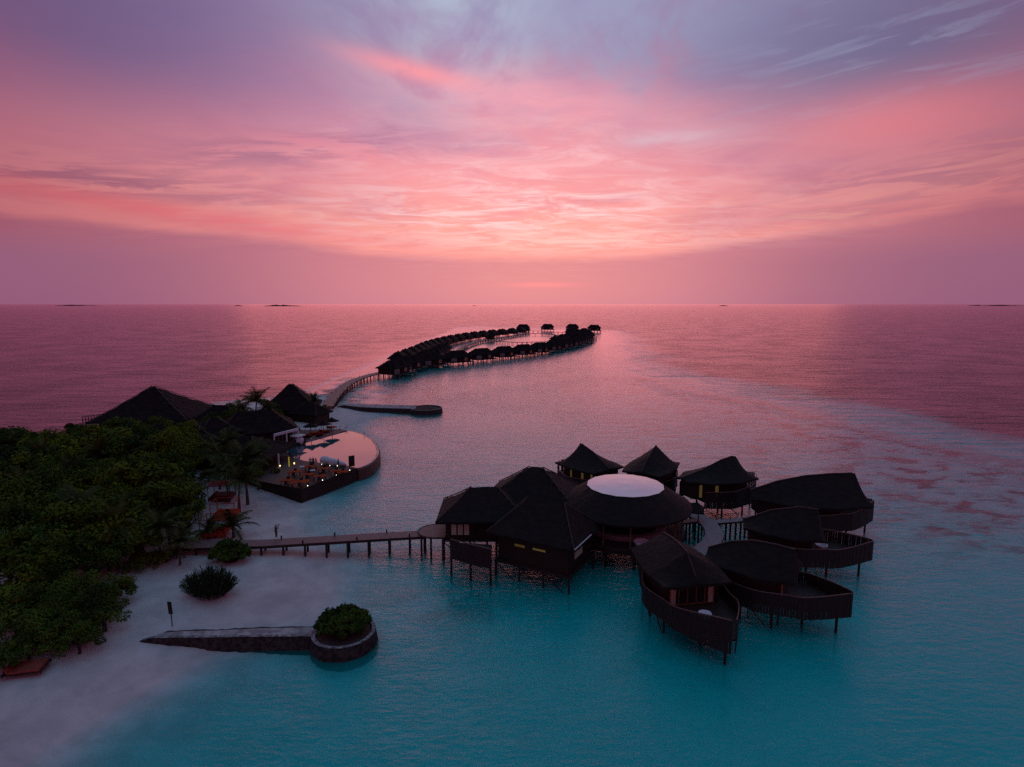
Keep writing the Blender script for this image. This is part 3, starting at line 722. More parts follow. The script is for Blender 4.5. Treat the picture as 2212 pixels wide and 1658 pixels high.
walkway('walkway', 'narrow covered boardwalk running back between the two rear villas', 'walkway', [(25.3, 79.4), (23.6, 84), (21.5, 88.5)], 1.4, 2.96, PATHM, .2, 2.2)
# sloping roof wing joining hall and boardwalk
wg = thing('covered_passage', 'thatched lean-to roof reaching from the round hall toward the curving boardwalk', 'roof', (21.5, 77.2, 0))
mb = MB(); hip(mb, (1.2, .4), 6.6, 2.8, 4.5, 5.4, 2.6, R(-18), 0, .03, 9, .15); mb.build('roof', THATCH, wg)
for x, y in ((-1.2, .3), (3.4, -1.2), (3.8, 0)): MB().tube([(x, y, 2.9), (x, y, 4.6)], .08, 6).build('column', RAILM, wg)
lamp = thing('deck_lamp', 'small glowing yellow lamp on the short boardwalk under the swooping villa', 'lamp', (29.6, 77.1, 3.0))
MB().tube([(0, 0, 0), (0, 0, .35)], .05, 6).build('stem', STILTM, lamp); MB().lathe([(.05, .35), (.13, .42), (.12, .58), (.04, .64)], 10).build('bulb', YELW, lamp)

# ------------------------------------------------------------------ far ring of water villas
def water_villa():
    root = thing('water_villa', 'x', 'villa', (0, 0, 0))
    mb = MB(); hip(mb, (0, 0), 10.6, 7.6, 4.9, 7.6, 3.0, 0, .1, .05, 21, .2)
    hip(mb, (-1.9, -1.2), 4.6, 6.6, 5.0, 7.9, .2, 0, .05, .04, 22, .2); hip(mb, (2.4, -1.2), 4.6, 6.6, 5.0, 7.8, .2, 0, .05, .04, 23, .2)
    mb.build('roof', THATCH2, root)
    MB().box((0, 0, 3.95), (9.0, 6.0, 2.1)).build('wall', WALLM, root)
    MB().box((0, -.9, 2.75), (10.4, 9.4, .22)).build('deck', STILTM, root)
    MB().box((-3.9, -4.9, 3.75), (2.4, .1, 1.9)).build('screen', GREYC, root)
    MB().box((2.4, -3.05, 4.0), (1.3, .08, 1.7)).build('window', CURTM, root)
    MB().box((0, -5.55, 3.35), (10.2, .06, .1)).build('handrail', STILTM, root)
    for x in (-4.6, -2.3, 0, 2.3, 4.6):
        for y in (-5.2, 2.8): MB().tube([(x, y, -2.2), (x, y, 2.75)], .17, 6).build('stilt', STILTM, root)
    return root
proto = water_villa()
GR = 'thatched water villas on stilts in the far ring'
def P2(a): return [Vector(p) for p in a]
front = [(-52.5, 262), (-50, 283), (-41.5, 300), (-29.5, 314), (-17.5, 330), (-5.2, 346), (6.5, 362), (17, 379), (27, 398), (37, 420), (46, 442), (53.5, 466), (60, 490), (65, 516), (69, 544), (71.5, 575), (73, 608)]
leftr = [(-58, 306), (-57.5, 324), (-57, 342), (-56.5, 360), (-56.5, 378), (-56, 396), (-55, 414), (-53.5, 433), (-51, 452), (-48, 472), (-44, 492), (-39.5, 513), (-33.5, 533), (-26.5, 552), (-18.5, 571), (-9.5, 590), (0.5, 611), (10, 640)]
top = [(13, 690), (42, 700), (71, 698), (93, 672)]
inner = [(-47, 322), (-45, 345), (-44, 368)]
used = [0]
def pv_(x, y, rz, label, s_=None):
    if not used[0]:
        used[0] = 1; proto.location = (x, y, -1.6); proto.scale = (1.42, 1.25, 1.2); proto.rotation_euler = (0, 0, rz); proto['label'] = label; proto['group'] = GR; return
    dup(proto, (x, y, -1.6), rz, label, GR, s_)
def facing(pts, i, sgn):
    a = Vector(pts[max(i - 1, 0)]); b = Vector(pts[min(i + 1, len(pts) - 1)]); d = (b - a).normalized(); return math.atan2(d.y, d.x)
for i, (x, y) in enumerate(front):
    pv_(x, y, facing(front, i, 1) * .75, f'{ORD[i]} villa from the left in the near row of the far villa ring')
for i, (x, y) in enumerate(leftr):
    pv_(x, y, facing(leftr, i, 1) + math.pi, f'{ORD[i]} villa from the arched pier along the outer left row of the far ring')
for i, (x, y) in enumerate(inner):
    pv_(x, y, R(75), f'{ORD[i]} villa of three between the near and outer left rows of the ring')
for (x, y), t in zip(top, ('left of the four separate villas beyond the far end of the ring', 'second of the four separate villas beyond the far end of the ring', 'third of the four separate villas beyond the far end of the ring', 'rightmost separate villa beyond the far end of the ring')):
    pv_(x, y, R(-4), t, (1.5, 1.3, 1.35))
for i, (x, y) in enumerate([(64, 632), (60, 600), (64, 572), (57, 548), (50, 520), (58, 515), (41, 486), (35, 455)]):
    pv_(x, y, R(60), f'{ORD[i]} villa from the back in the inner right cluster of the far ring')
for (x, y, lb) in ((-19, 508, 'small square pavilion on the inner walkway at the left of the ring'), (34, 468, 'small square pavilion at the right end of the inner crossing pier'), (16, 655, 'small square pavilion where the inner walkway meets the separate villas')):
    hipped('pavilion', lb, 'pavilion', (x, y), 7.5, 7.5, 2.6, 4.8, 7.6, .3, R(20), THATCH2, seed=int(y), group='small pavilions in the far ring', capp=False)
def curve_pts(pts, n=5):
    out = []
    P = [Vector(p) for p in pts]
    for i in range(len(P) - 1):
        p0, p1, p2, p3 = P[max(i - 1, 0)], P[i], P[i + 1], P[min(i + 2, len(P) - 1)]
        for j in range(n):
            t = j / n; out.append(tuple(.5 * ((2 * p1) + (p2 - p0) * t + (2 * p0 - 5 * p1 + 4 * p2 - p3) * t * t + (3 * p1 - p0 - 3 * p2 + p3) * t ** 3)))
    out.append(tuple(P[-1])); return out
walkway('pier', 'curving wooden pier from the island to the far villa ring', 'pier', curve_pts([(-54.5, 172), (-57.5, 187), (-60, 203), (-62, 219), (-62.4, 232), (-61.6, 243), (-59.6, 254), (-56, 264)], 4), 3.6, 2.1, PIERM, .3, 3.4, -2.0, 9.0, .17)
walkway('walkway', 'inner boardwalk curving along the left side inside the far ring', 'walkway', curve_pts([(-38, 345), (-35, 372), (-34.5, 413), (-31, 455), (-24, 490), (-16, 515), (-3, 556), (12, 598), (24, 606), (38, 596), (47, 552), (52, 510)], 4), 3.0, 2.1, PIERM, .3, 7, -2.0, 0, .22)
walkway('walkway', 'thin boardwalk crossing the lagoon in the middle of the far ring', 'walkway', curve_pts([(-22, 494), (-15, 486), (-6, 475), (4, 468), (14, 470), (31, 477)], 3), 2.2, 2.1, PIERM, .3, 4, -2.0, 0, .2)
walkway('walkway', 'distant boardwalk linking the four separate villas beyond the ring', 'walkway', curve_pts([(16, 668), (32, 666), (47, 640), (63, 632), (85, 660)], 3), 2.4, 2.1, PIERM, .3, 6, -2.0, 0, .22)
walkway('walkway', 'boardwalk running behind the near row of villas in the ring', 'walkway', curve_pts([(-54, 268), (-44, 306), (-26, 330), (-2, 362), (22, 398), (42, 446), (52, 500), (60, 560)], 3), 2.6, 2.1, PIERM, .3, 9, -2.0, 0, .2)

# ------------------------------------------------------------------ stone groynes
def groyne(label, front_, back, tipr, zt, group):
    root = thing('groyne', label, 'breakwater', (front_[0][0], front_[0][1], 0), 0, group); o_ = Vector(front_[0])
    rr = random.Random(5)
    f = [(p[0] - o_.x, p[1] - o_.y) for p in front_]; b = [(p[0] - o_.x, p[1] - o_.y) for p in back]
    mb = MB()
    n_ = 40
    def along(P, t):
        acc = [0]
        for a, c in zip(P, P[1:]): acc.append(acc[-1] + math.dist(a, c))
        s_ = t * acc[-1]; return float(np.interp(s_, acc, [p[0] for p in P])), float(np.interp(s_, acc, [p[1] for p in P]))
    rows = []
    for i in range(n_ + 1):
        t = i / n_; fx_, fy_ = along(f, t); bx_, by_ = along(b, t); zz = zt * min(1, t * 5 + .42)
        jit = lambda a=.06: rr.uniform(-a, a)
        rows.append([(fx_ + jit(), fy_ - .55 + jit(.12), -1.6), (fx_ + jit(), fy_ - .25 + jit(.1), -.05), (fx_ + jit(), fy_ - .1 + jit(), zz * .55), (fx_, fy_ + jit(.04), zz + jit(.03)),
                     (fx_, fy_ + .32 + jit(.03), zz + jit(.03)), (bx_, by_ - .28, zz + jit(.02) - .02), (bx_, by_, zz + jit(.05)), (bx_, by_ + .1, 0), (bx_, by_ + .3, -1.5)])
    for a, c in zip(rows, rows[1:]):
        for j in range(8): mb.quad(a[j], c[j], c[j + 1], a[j + 1])
    mb.quad(rows[-1][0], rows[-1][3], rows[-1][6], rows[-1][8]); mb.quad(rows[0][0], rows[0][3], rows[0][6], rows[0][8])
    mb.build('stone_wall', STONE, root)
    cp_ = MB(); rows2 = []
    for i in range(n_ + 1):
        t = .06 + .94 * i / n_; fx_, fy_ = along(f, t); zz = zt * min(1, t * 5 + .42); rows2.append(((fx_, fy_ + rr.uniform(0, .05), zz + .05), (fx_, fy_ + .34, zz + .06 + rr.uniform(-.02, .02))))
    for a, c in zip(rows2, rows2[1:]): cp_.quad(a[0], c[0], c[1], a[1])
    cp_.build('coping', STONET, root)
    mid = MB(); rows3 = []
    for i in range(n_ + 1):
        t = .12 + .88 * i / n_; fx_, fy_ = along(f, t); bx_, by_ = along(b, t); zz = zt * min(1, t * 5 + .42); rows3.append(((fx_, fy_ + .36, zz + .045), (bx_, by_ - .3, zz + .05)))
    for a, c in zip(rows3, rows3[1:]): mid.quad(a[0], c[0], c[1], a[1])
    mid.build('path_surface', mat('sandy_path', (.46, .41, .41), (.24, .21, .21), .9, 1.2, .5, 8, .1), root)
    return root
groyne('stone groyne in the foreground running from the sand to the round planter', [(-35.6, 51.4), (-33, 51.3), (-29, 51.4), (-24, 51.5), (-18.4, 51.6)], [(-34.8, 52.3), (-31, 52.8), (-28, 52.9), (-24, 53.3), (-18.2, 53.5)], 0, 1.2, 'stone groynes')
def round_end(name, label, c, r, zt, inner=True, sq=1.0):
    root = thing(name, label, 'planter' if inner else 'breakwater', (c[0], c[1], 0)); rr = random.Random(11)
    mb = MB(); prof = [(r + .28, -1.8), (r + .16, -.05), (r + .05, zt * .6), (r, zt), (r - .38, zt + .01), (r - .42, zt - .18), (0.05, zt - .14)]; rings = []
    for (a_, z_) in prof:
        ring = []
        for j in range(56):
            t = 2 * math.pi * j / 56; q = a_ + (rr.uniform(-.07, .07) if z_ < zt * .9 else rr.uniform(-.02, .02)); ring.append(len(mb.v)); mb.v.append((q * sq * math.cos(t), q * math.sin(t), z_ + rr.uniform(-.02, .02)))
        rings.append(ring)
    for a, b_ in zip(rings, rings[1:]):
        for j in range(56): mb.f.append((a[j], a[(j + 1) % 56], b_[(j + 1) % 56], b_[j]))
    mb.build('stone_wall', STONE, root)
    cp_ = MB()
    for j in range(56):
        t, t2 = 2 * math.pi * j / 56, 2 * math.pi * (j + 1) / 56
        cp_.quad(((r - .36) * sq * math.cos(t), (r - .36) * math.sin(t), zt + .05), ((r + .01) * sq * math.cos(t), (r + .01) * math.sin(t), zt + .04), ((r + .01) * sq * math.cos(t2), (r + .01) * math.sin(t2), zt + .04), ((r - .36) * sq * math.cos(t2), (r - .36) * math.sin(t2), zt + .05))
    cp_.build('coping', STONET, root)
    if inner: MB().lathe([(r - .45, zt - .12), (r - .5, zt - .06), (.1, zt)], 30).build('soil', mat('soil', (.06, .04, .035), (.03, .02, .02)), root)
    return root
round_end('planter', 'round stone planter at the seaward end of the foreground groyne', (-15.95, 52.5), 2.95, 1.25)
groyne('distant stone groyne behind the infinity pool', [(-54, 179.5), (-46, 175), (-40, 173.4), (-34, 172.6), (-28.5, 171.8)], [(-54, 181.2), (-46, 180.2), (-40, 179.4), (-34, 178.8), (-29, 178.4)], 0, 1.3, 'stone groynes')
round_end('breakwater_head', 'rounded grey stone head at the tip of the distant groyne', (-25.6, 173.6), 5.0, 1.35, False, .95)

# ------------------------------------------------------------------ infinity pool, decks
ZP = 2.2
poolp = [(-45.6, 124.6), (-39.2, 137.6), (-37.4, 136.8), (-34.3, 133.4), (-31.3, 128.5), (-29.0, 122.7), (-27.4, 117.4), (-26.9, 113.2), (-27.0, 109.5), (-27.7, 107.0), (-28.6, 105.6), (-30.1, 106.9), (-35, 108.7), (-39.8, 110.6), (-43.1, 113.2), (-46.5, 118)]
pool = thing('infinity_pool', 'round fronted infinity pool mirroring the pink sky', 'pool', (0, 0, 0))
pw_ = bpy.data.materials.new('pool_water'); pw_.use_nodes = True; k = NT(pw_.node_tree)
b = k.n('ShaderNodeBsdfPrincipled'); o = k.n('ShaderNodeOutputMaterial'); k.put(o.inputs[0], b.outputs[0])
b.inputs['Base Color'].default_value = (.03, .09, .11, 1); b.inputs['Roughness'].default_value = .03; b.inputs['IOR'].default_value = 2.2; b.inputs['Specular Tint'].default_value = (1, .66, .78, 1)  # pink specular tint paints extra sunset colour into the mirrored sky
bn = k.n('ShaderNodeBump'); bn.inputs['Strength'].default_value = .06; bn.inputs['Distance'].default_value = .1
k.put(bn.inputs['Height'], k.noise(k.n('ShaderNodeNewGeometry').outputs['Position'], 1.2, 2)); k.put(b.inputs['Normal'], bn.outputs[0])
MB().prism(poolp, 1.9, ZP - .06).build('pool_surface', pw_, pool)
arc = poolp[1:11]
def offs(P, d_):
    out = []
    for i, p in enumerate(P):
        a = Vector(P[max(i - 1, 0)]); b_ = Vector(P[min(i + 1, len(P) - 1)]); t = (b_ - a).normalized(); out.append((p[0] - t.y * d_, p[1] + t.x * d_))
    return out
arcs = curve_pts(arc, 4)
RIMM = mat('pool_rim_stone', (.30, .20, .20), (.18, .12, .13), .35, 2, spec=.5)
WOODW = mat('red_timber_cladding', (.13, .05, .035), (.06, .025, .02), .6, 4, .4, 20, stretch=(3, 3, .5))
MB().ribbon(arcs, offs(arcs, .35), 1.7, ZP - .03).build('rim', RIMM, pool)
MB().ribbon(offs(arcs, .36), offs(arcs, .62), -1.2, ZP - .35).build('outer_wall', WOODW, pool)
MB().ribbon(offs(arcs, .02), offs(arcs, .37), -1.2, 1.7).build('inner_wall', WOODW, pool)
MB().ribbon([(-45.6, 124.6), (-39.2, 137.6)], [(-45.9, 124.75), (-39.5, 137.75)], ZP - .4, ZP + .1).build('back_coping', STONET, pool)
dk = thing('pool_deck', 'wooden restaurant deck on the near side of the infinity pool', 'deck', (0, 0, 0))
dkp = [(-28.4, 105.2), (-34.1, 92.6), (-42.5, 97.0), (-48, 101), (-52, 108), (-50, 116), (-46.6, 117.9), (-43.2, 113.1), (-39.9, 110.5), (-35, 108.6), (-30.1, 106.8), (-28.6, 105.5)]
MB().prism(dkp, 2.05, 2.18).build('boards', DECKM, dk)
MB().prism([(p[0] + (.05 if p[0] < -40 else -.1), p[1] + .1) for p in dkp], -1.0, 2.05).build('base_wall', WOODW, dk)
par = MB()
for a, b_ in zip(dkp[:3], dkp[1:4]):
    q = ((a[0] + b_[0]) / 2, (a[1] + b_[1]) / 2); L_ = math.dist(a, b_); par.box((q[0], q[1], 1.05), (L_ + .1, .12, 2.5), math.atan2(b_[1] - a[1], b_[0] - a[0]))
par.build('cladding', WALLM, dk)
bdk = thing('sun_deck', 'dark wooden sun deck on the far side of the infinity pool', 'deck', (0, 0, 0))
bp = [(-45.9, 124.9), (-39.4, 137.9), (-41.4, 139.6), (-47, 139.0), (-56, 138), (-58, 126), (-50, 122)]
MB().prism(bp, 2.0, 2.16).build('boards', DECKM, bdk)
MB().prism([(p[0] - .2, p[1] - .1) for p in bp], -.8, 2.0).build('base_wall', WOODW, bdk)
rl = MB(); pr_ = [(-39.8, 138.4), (-41.4, 139.5), (-47, 138.9), (-53, 138.2)]
for a, b_ in zip(pr_, pr_[1:]):
    L_ = math.dist(a, b_); nn = max(1, int(L_ / 1.2))
    for i in range(nn + 1): x = a[0] + (b_[0] - a[0]) * i / nn; y = a[1] + (b_[1] - a[1]) * i / nn; rl.box((x, y, 2.6), (.07, .07, .9))
rl.build('railing_posts', STILTM, bdk)
sp_ = thing('plunge_pool', 'small rounded plunge pool glowing pink on the sun deck', 'pool', (-49.6, 129.6, 2.16))
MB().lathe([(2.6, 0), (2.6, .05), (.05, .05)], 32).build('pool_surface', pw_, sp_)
MB().lathe([(2.85, 0), (2.85, .09), (2.6, .09), (2.6, 0)], 32).build('rim', STONET, sp_)
def parasol(label, x, y):
    t = thing('thatched_parasol', label, 'parasol', (x, y, 2.16), 0, 'thatched parasols on the sun deck')
    rr = random.Random(int(x * 10)); mb = MB(); ct = len(mb.v); mb.v.append((0, 0, 3.35)); rs = []
    for r_, z_ in ((.35, 3.0), (1.1, 2.62), (1.75, 2.35)):
        ring = []
        for j in range(20): a = j / 20 * 6.2832; ring.append(len(mb.v)); mb.v.append((r_ * math.cos(a), r_ * math.sin(a), z_ + rr.uniform(-.05, .03)))
        rs.append(ring)
    for j in range(20): mb.f.append((ct, rs[0][j], rs[0][(j + 1) % 20]))
    for a, b_ in zip(rs, rs[1:]):
        for j in range(20): mb.f.append((a[j], b_[j], b_[(j + 1) % 20], a[(j + 1) % 20]))
    mb.f.append(tuple(rs[-1]))
    mb.build('canopy', THATCH2, t); MB().tube([(0, 0, 0), (0, 0, 3.0)], .06, 6).build('pole', RAILM, t)
q = W(671, 914, 5.3); parasol('thatched parasol beside the plunge pool, nearest the restaurant', q.x, q.y)
q = W(698, 909, 5.4); parasol('middle thatched parasol of the three behind the pool', q.x, q.y)
q = W(716, 902, 5.4); parasol('thatched parasol farthest right and highest of the three', q.x, q.y)
# loungers
def lounger_mesh(root, l=2.0, wd=1.3, cm=ORNG):
    fm = MB().box((0, 0, .22), (l, wd, .1)); 
    for sx in (-1, 1):
        for sy in (-1, 1): fm.box((sx * (l / 2 - .08), sy * (wd / 2 - .08), .09), (.08, .08, .18))
    fm.build('frame', DARKM, root)
    MB().box((.15, 0, .34), (l * .8, wd * .92, .14), top=(.96, .94)).build('cushion', cm, root)
    MB().box((-l * .38, 0, .52), (.14, wd * .9, .5), 0, R(-25)).build('backrest', cm, root)
for i, (u, v, lb) in enumerate([(678, 936, 'orange daybed beside the plunge pool'), (700, 932, 'orange daybed under the middle thatched parasol'), (716, 924, 'red daybed at the far corner of the sun deck'), (664, 941, 'dark orange daybed close to the pool edge'), (690, 938, 'low orange daybed nearest the pool coping')]):
    q = W(u, v, 2.4); r0 = thing('daybed', lb, 'daybed', (q.x, q.y, 2.16), R(25 + 20 * i), 'orange daybeds on the sun deck'); lounger_mesh(r0, 2.2, 1.6, RED if i == 2 else ORNG)
# restaurant tables
def table(label, x, y, rz, big=1.0, cm=ORNG):
    t = thing('dining_table', label, 'table', (x, y, 2.18), rz, 'orange topped tables on the pool deck')
    MB().box((0, 0, .74), (1.7 * big, 1.05 * big, .07)).build('tabletop', cm, t)
    for sx in (-1, 1):
        for sy in (-1, 1): MB().box((sx * .72 * big, sy * .4 * big, .36), (.08, .08, .7)).build('leg', DARKM, t)
def chair0():
    t = thing('wicker_chair', 'x', 'chair', (0, 0, 0))
    MB().box((0, 0, .42), (.5, .5, .1)).build('seat', DARKM, t); MB().box((0, .24, .72), (.5, .07, .6), 0, 0).build('backrest', DARKM, t)
    for sx in (-1, 1):
        for sy in (-1, 1): MB().box((sx * .21, sy * .21, .19), (.05, .05, .38)).build('leg', DARKM, t)
    return t
ch = chair0(); chu = [0]
def chair(label, x, y, rz):
    if not chu[0]: chu[0] = 1; ch.location = (x, y, 2.18); ch.rotation_euler = (0, 0, rz); ch['label'] = label; ch['group'] = 'wicker chairs on the pool deck'
    else: dup(ch, (x, y, 2.18), rz, label, 'wicker chairs on the pool deck')
DCROP = lambda x, y, z: W((1050 + x * .187) / 1.7396, (1550 + y * .187) / 1.7396, z)
tl = [(625, 1090, 'beside the three standing people'), (890, 1135, 'left of the white pool cover lamps'), (1140, 1180, 'nearest the standing dark board'), (570, 1250, 'in the middle of the deck'), (810, 1285, 'near the outer rail'), (1270, 1200, 'at the right end of the row'), (420, 1400, 'at the front corner of the deck'), (150, 1370, 'at the left front of the deck'), (300, 1200, 'under the restaurant steps')]
for i, (x, y, lb) in enumerate(tl):
    q = DCROP(x, y, 2.9); table(f'orange topped dining table {lb}', q.x, q.y, R(24), 1.25 if i != 6 else 1.7)
    for s_, side in ((1, 'far'), (-1, 'near')):
        chair(f'wicker chair on the {side} side of the table {lb}', q.x - .4 * s_ * .5, q.y + s_ * 1.05, R(24) + (0 if s_ > 0 else math.pi))
for (x, y, lb) in ((665, 1165, 'small white table between the middle dining tables'), (1215, 1155, 'small white table behind the right dining tables'), (465, 1090, 'small white table left of the standing people')):
    q = DCROP(x, y, 2.8); t = thing('side_table', lb, 'table', (q.x, q.y, 2.18), R(20), 'small white side tables on the deck')
    MB().box((0, 0, .6), (.9, .7, .05)).build('tabletop', WHITEM, t); MB().tube([(0, 0, .02), (0, 0, .58)], .05, 6).build('stem', WHITEM, t)
def lampd(label, q, mm, h_=.25, r=.09, g_='small lamps along the deck edge'):
    t = thing('deck_light', label, 'lamp', tuple(q), 0, g_)
    MB().tube([(0, 0, 0), (0, 0, h_ * .4)], r * .5, 6).build('stem', DARKM, t); MB().lathe([(r * .5, h_ * .4), (r, h_ * .55), (r, h_ * .85), (r * .4, h_)], 10).build('bulb', mm, t)
for x, y, lb in ((568, 1477, 'round pale lamp at the front corner of the deck edge'), (866, 1367, 'second round pale lamp from the front along the deck edge'), (1150, 1265, 'third round pale lamp from the front along the deck edge'), (1415, 1166, 'fourth round pale lamp, near the dark board'),):
    q = DCROP(x, y, 2.3); q.z = 2.18; lampd(lb, q, WARMW, .18, .06)
for x, y, lb in ((848, 1042, 'small lamp at the left end of the white pool cover'), (1012, 1068, 'small lamp at the middle of the white pool cover'), (1163, 1075, 'small lamp at the right of the white pool cover'), (492, 595, 'small lamp at the near end of the pool coping'), (660, 545, 'small lamp beside the sun deck coping'), (490, 537, 'small lamp below the white canopy')):
    q = DCROP(x, y, 2.3); q.z = 2.18; lampd(lb, q, WARMW, .13, .038)
q = DCROP(297, 1000, 3.2); q.z = 2.6; lampd('bright amber lantern at the restaurant corner by the pool', q, WARM, .5, .10, 'amber lanterns of the restaurant')
q = DCROP(160, 1150, 3.2); q = W(636, 1023, 2.6); q.z = 2.3; 
q = W(1083 / 1.7396 * 1.0, 1756 / 1.7396, 2.6)
lampd('small amber lantern by the steps of the restaurant', W(605, 1009.5, 2.6), WARM, .35, .1, 'amber lanterns of the restaurant')
lampd('left amber garden lamp glowing among the palms', W(458, 1001.5, 2.4), WARM, .4, .13, 'amber garden lamps among the palms')
lampd('right, weaker amber garden lamp glowing among the palms', W(481, 1006.5, 2.4), WARM, .3, .09, 'amber garden lamps among the palms')
# rolled covers, board
def blobroll(label, p0, p1, r0, r1):
    t = thing('pool_cover', label, 'pool cover', (p0.x, p0.y, 2.16), 0, 'white covers beside the pool')
    d_ = p1 - p0; mb = MB(); pts = [(d_.x * k_, d_.y * k_, (r0 + (r1 - r0) * k_) * .8) for k_ in (0, .06, .2, .4, .55, .75, .94, 1)]
    f_ = (.15, .7, 1, .85, .95, .9, .6, .15); mb.tube(pts, [(r0 + (r1 - r0) * k_) * g_ for k_, g_ in zip((0, .06, .2, .4, .55, .75, .94, 1), f_)], 14).build('fabric', WHITEM, t, smooth=True)
    MB().box((d_.x * .5, d_.y * .5, .03), (d_.length * .9, .6, .06), math.atan2(d_.y, d_.x)).build('base', DARKM, t)
blobroll('long slumped white pool cover behind the dining tables', DCROP(830, 1000, 2.4), DCROP(1350, 1070, 2.4), .95, .45)
blobroll('white rounded cover hood at the restaurant end of the pool', DCROP(325, 640, 2.4), DCROP(485, 620, 2.4), 1.15, .9)
q = DCROP(1455, 1100, 2.2)
bd_ = thing('notice_board', 'tall dark upright board standing on the deck by the pool rim', 'board', (q.x, q.y, 2.18), R(32))
MB().box((0, 0, 1.15), (1.1, .08, 2.0)).build('panel', DARKM, bd_)
MB().box((-.5, .1, .55), (.06, .06, 1.1)).build('leg', RAILM, bd_); MB().box((.5, .1, .55), (.06, .06, 1.1)).build('leg', RAILM, bd_)

# ------------------------------------------------------------------ people
def skin(name, verts, edges, radii, m, parent, sub=1):
    me = bpy.data.meshes.new(name); me.from_pydata(verts, edges, []); me.materials.append(m)
    o_ = bpy.data.objects.new(name, me); C.objects.link(o_); o_.parent = parent
    o_.modifiers.new('skin', 'SKIN'); sv = me.skin_vertices[0].data if len(me.skin_vertices) else None
    if sv is None:
        bm = bmesh.new(); bm.from_mesh(me); bm.verts.layers.skin.verify(); bm.to_mesh(me); bm.free(); sv = me.skin_vertices[0].data
    for i, r_ in enumerate(radii): sv[i].radius = (r_, r_) if not isinstance(r_, tuple) else r_; sv[i].use_root = (i == 0)
    s_ = o_.modifiers.new('sub', 'SUBSURF'); s_.levels = sub; s_.render_levels = sub
    return o_
SKINM = mat('skin', (.20, .10, .07), (.17, .09, .06), .6, 3)
HAIRM = mat('hair', (.015, .01, .01), (.01, .008, .008), .7, 3)
def person(label, loc, rz, shirt, trousers, arms='down', group=None):
    root = thing('person', label, 'person', loc, rz, group)
    # facing local -y
    if arms == 'raised': LA = [(.2, 0, 1.40), (.27, -.14, 1.22), (.10, -.34, 1.52)]; RA = [(-.2, 0, 1.40), (-.27, -.14, 1.22), (-.08, -.34, 1.52)]
    elif arms == 'bent': LA = [(.2, 0, 1.40), (.27, .02, 1.12), (.12, -.22, 1.10)]; RA = [(-.2, 0, 1.40), (-.27, .03, 1.13), (-.22, -.02, .86)]
    else: LA = [(.2, 0, 1.40), (.26, .03, 1.12), (.27, -.05, .86)]; RA = [(-.2, 0, 1.40), (-.26, .03, 1.12), (-.27, -.05, .86)]
    V = [(0, 0, .95), (0, 0, 1.15), (0, .01, 1.36), (0, 0, 1.48), (0, -.02, 1.60), (0, -.02, 1.72)]
    E_ = [(0, 1), (1, 2), (2, 3), (3, 4), (4, 5)]; Rd = [.13, .12, .14, .055, .10, .08]
    for A in (LA, RA):
        i = len(V); V += A; E_ += [(2, i), (i, i + 1), (i + 1, i + 2)]; Rd += [.06, .042, .032]
        h0 = A[2]; d_ = (Vector(A[2]) - Vector(A[1])).normalized()
        for f_ in range(5):
            V.append(tuple(Vector(h0) + d_ * (.13 if f_ else .08) + Vector(((f_ - 2) * .022, -.02 if f_ else -.05, 0)))); E_.append((i + 2, len(V) - 1)); Rd.append(.010)
    for s_ in (1, -1):
        i = len(V); V += [(s_ * .1, 0, .88), (s_ * .11, -.02, .5), (s_ * .11, .02, .08), (s_ * .12, -.15, .04)]; E_ += [(0, i), (i, i + 1), (i + 1, i + 2), (i + 2, i + 3)]; Rd += [.085, .06, .042, .035]
    body = skin('body', V, E_, Rd, SKINM, root)
    sv_ = [(0, 0, .93), (0, 0, 1.15), (0, .01, 1.38), LA[0], tuple((Vector(LA[0]) + Vector(LA[1])) / 2), RA[0], tuple((Vector(RA[0]) + Vector(RA[1])) / 2)]
    skin('shirt', sv_, [(0, 1), (1, 2), (2, 3), (3, 4), (2, 5), (5, 6)], [.155, .145, .165, .078, .068, .078, .068], shirt, root)
    skin('trousers', [(0, 0, .96), (.1, 0, .86), (.11, -.02, .5), (.11, .01, .14), (-.1, 0, .86), (-.11, -.02, .5), (-.11, .01, .14)], [(0, 1), (1, 2), (2, 3), (0, 4), (4, 5), (5, 6)], [.15, .105, .08, .065, .105, .08, .065], trousers, root)
    skin('hair', [(0, .02, 1.66), (0, .0, 1.74)], [(0, 1)], [.105, .085], HAIRM, root)
    return root
def cloth(n_, c): return mat('cloth_' + n_, c, tuple(x * .8 for x in c), .85, 4)
DKC = cloth('dark', (.02, .03, .04)); WTC = cloth('white', (.55, .57, .62)); BRC = cloth('brown', (.20, .11, .05)); SKC = cloth('grey', (.12, .12, .15)); TAN = cloth('tan', (.13, .08, .05))
q = W(597, 1162.5, 2.2)
person('person in dark clothes on the pier, arms raised holding a camera to the sunset', (q.x, q.y, 2.21), R(150), DKC, TAN, 'raised')
d_ = Vector((math.cos(R(150)), math.sin(R(150)))); hc = Vector((-d_.y, d_.x))
hand = Matrix.Rotation(R(150), 3, 'Z') @ Vector((0, -.46, 1.60))
cmr = thing('camera_device', 'small dark camera held up by the person on the pier', 'camera', (q.x + hand.x, q.y + hand.y, 2.21 + hand.z), R(150))
MB().box((0, 0, 0), (.16, .04, .10)).build('casing', DARKM, cmr); MB().tube([(0, -.02, 0), (0, -.07, 0)], .03, 8).build('lens', GLASSM, cmr)
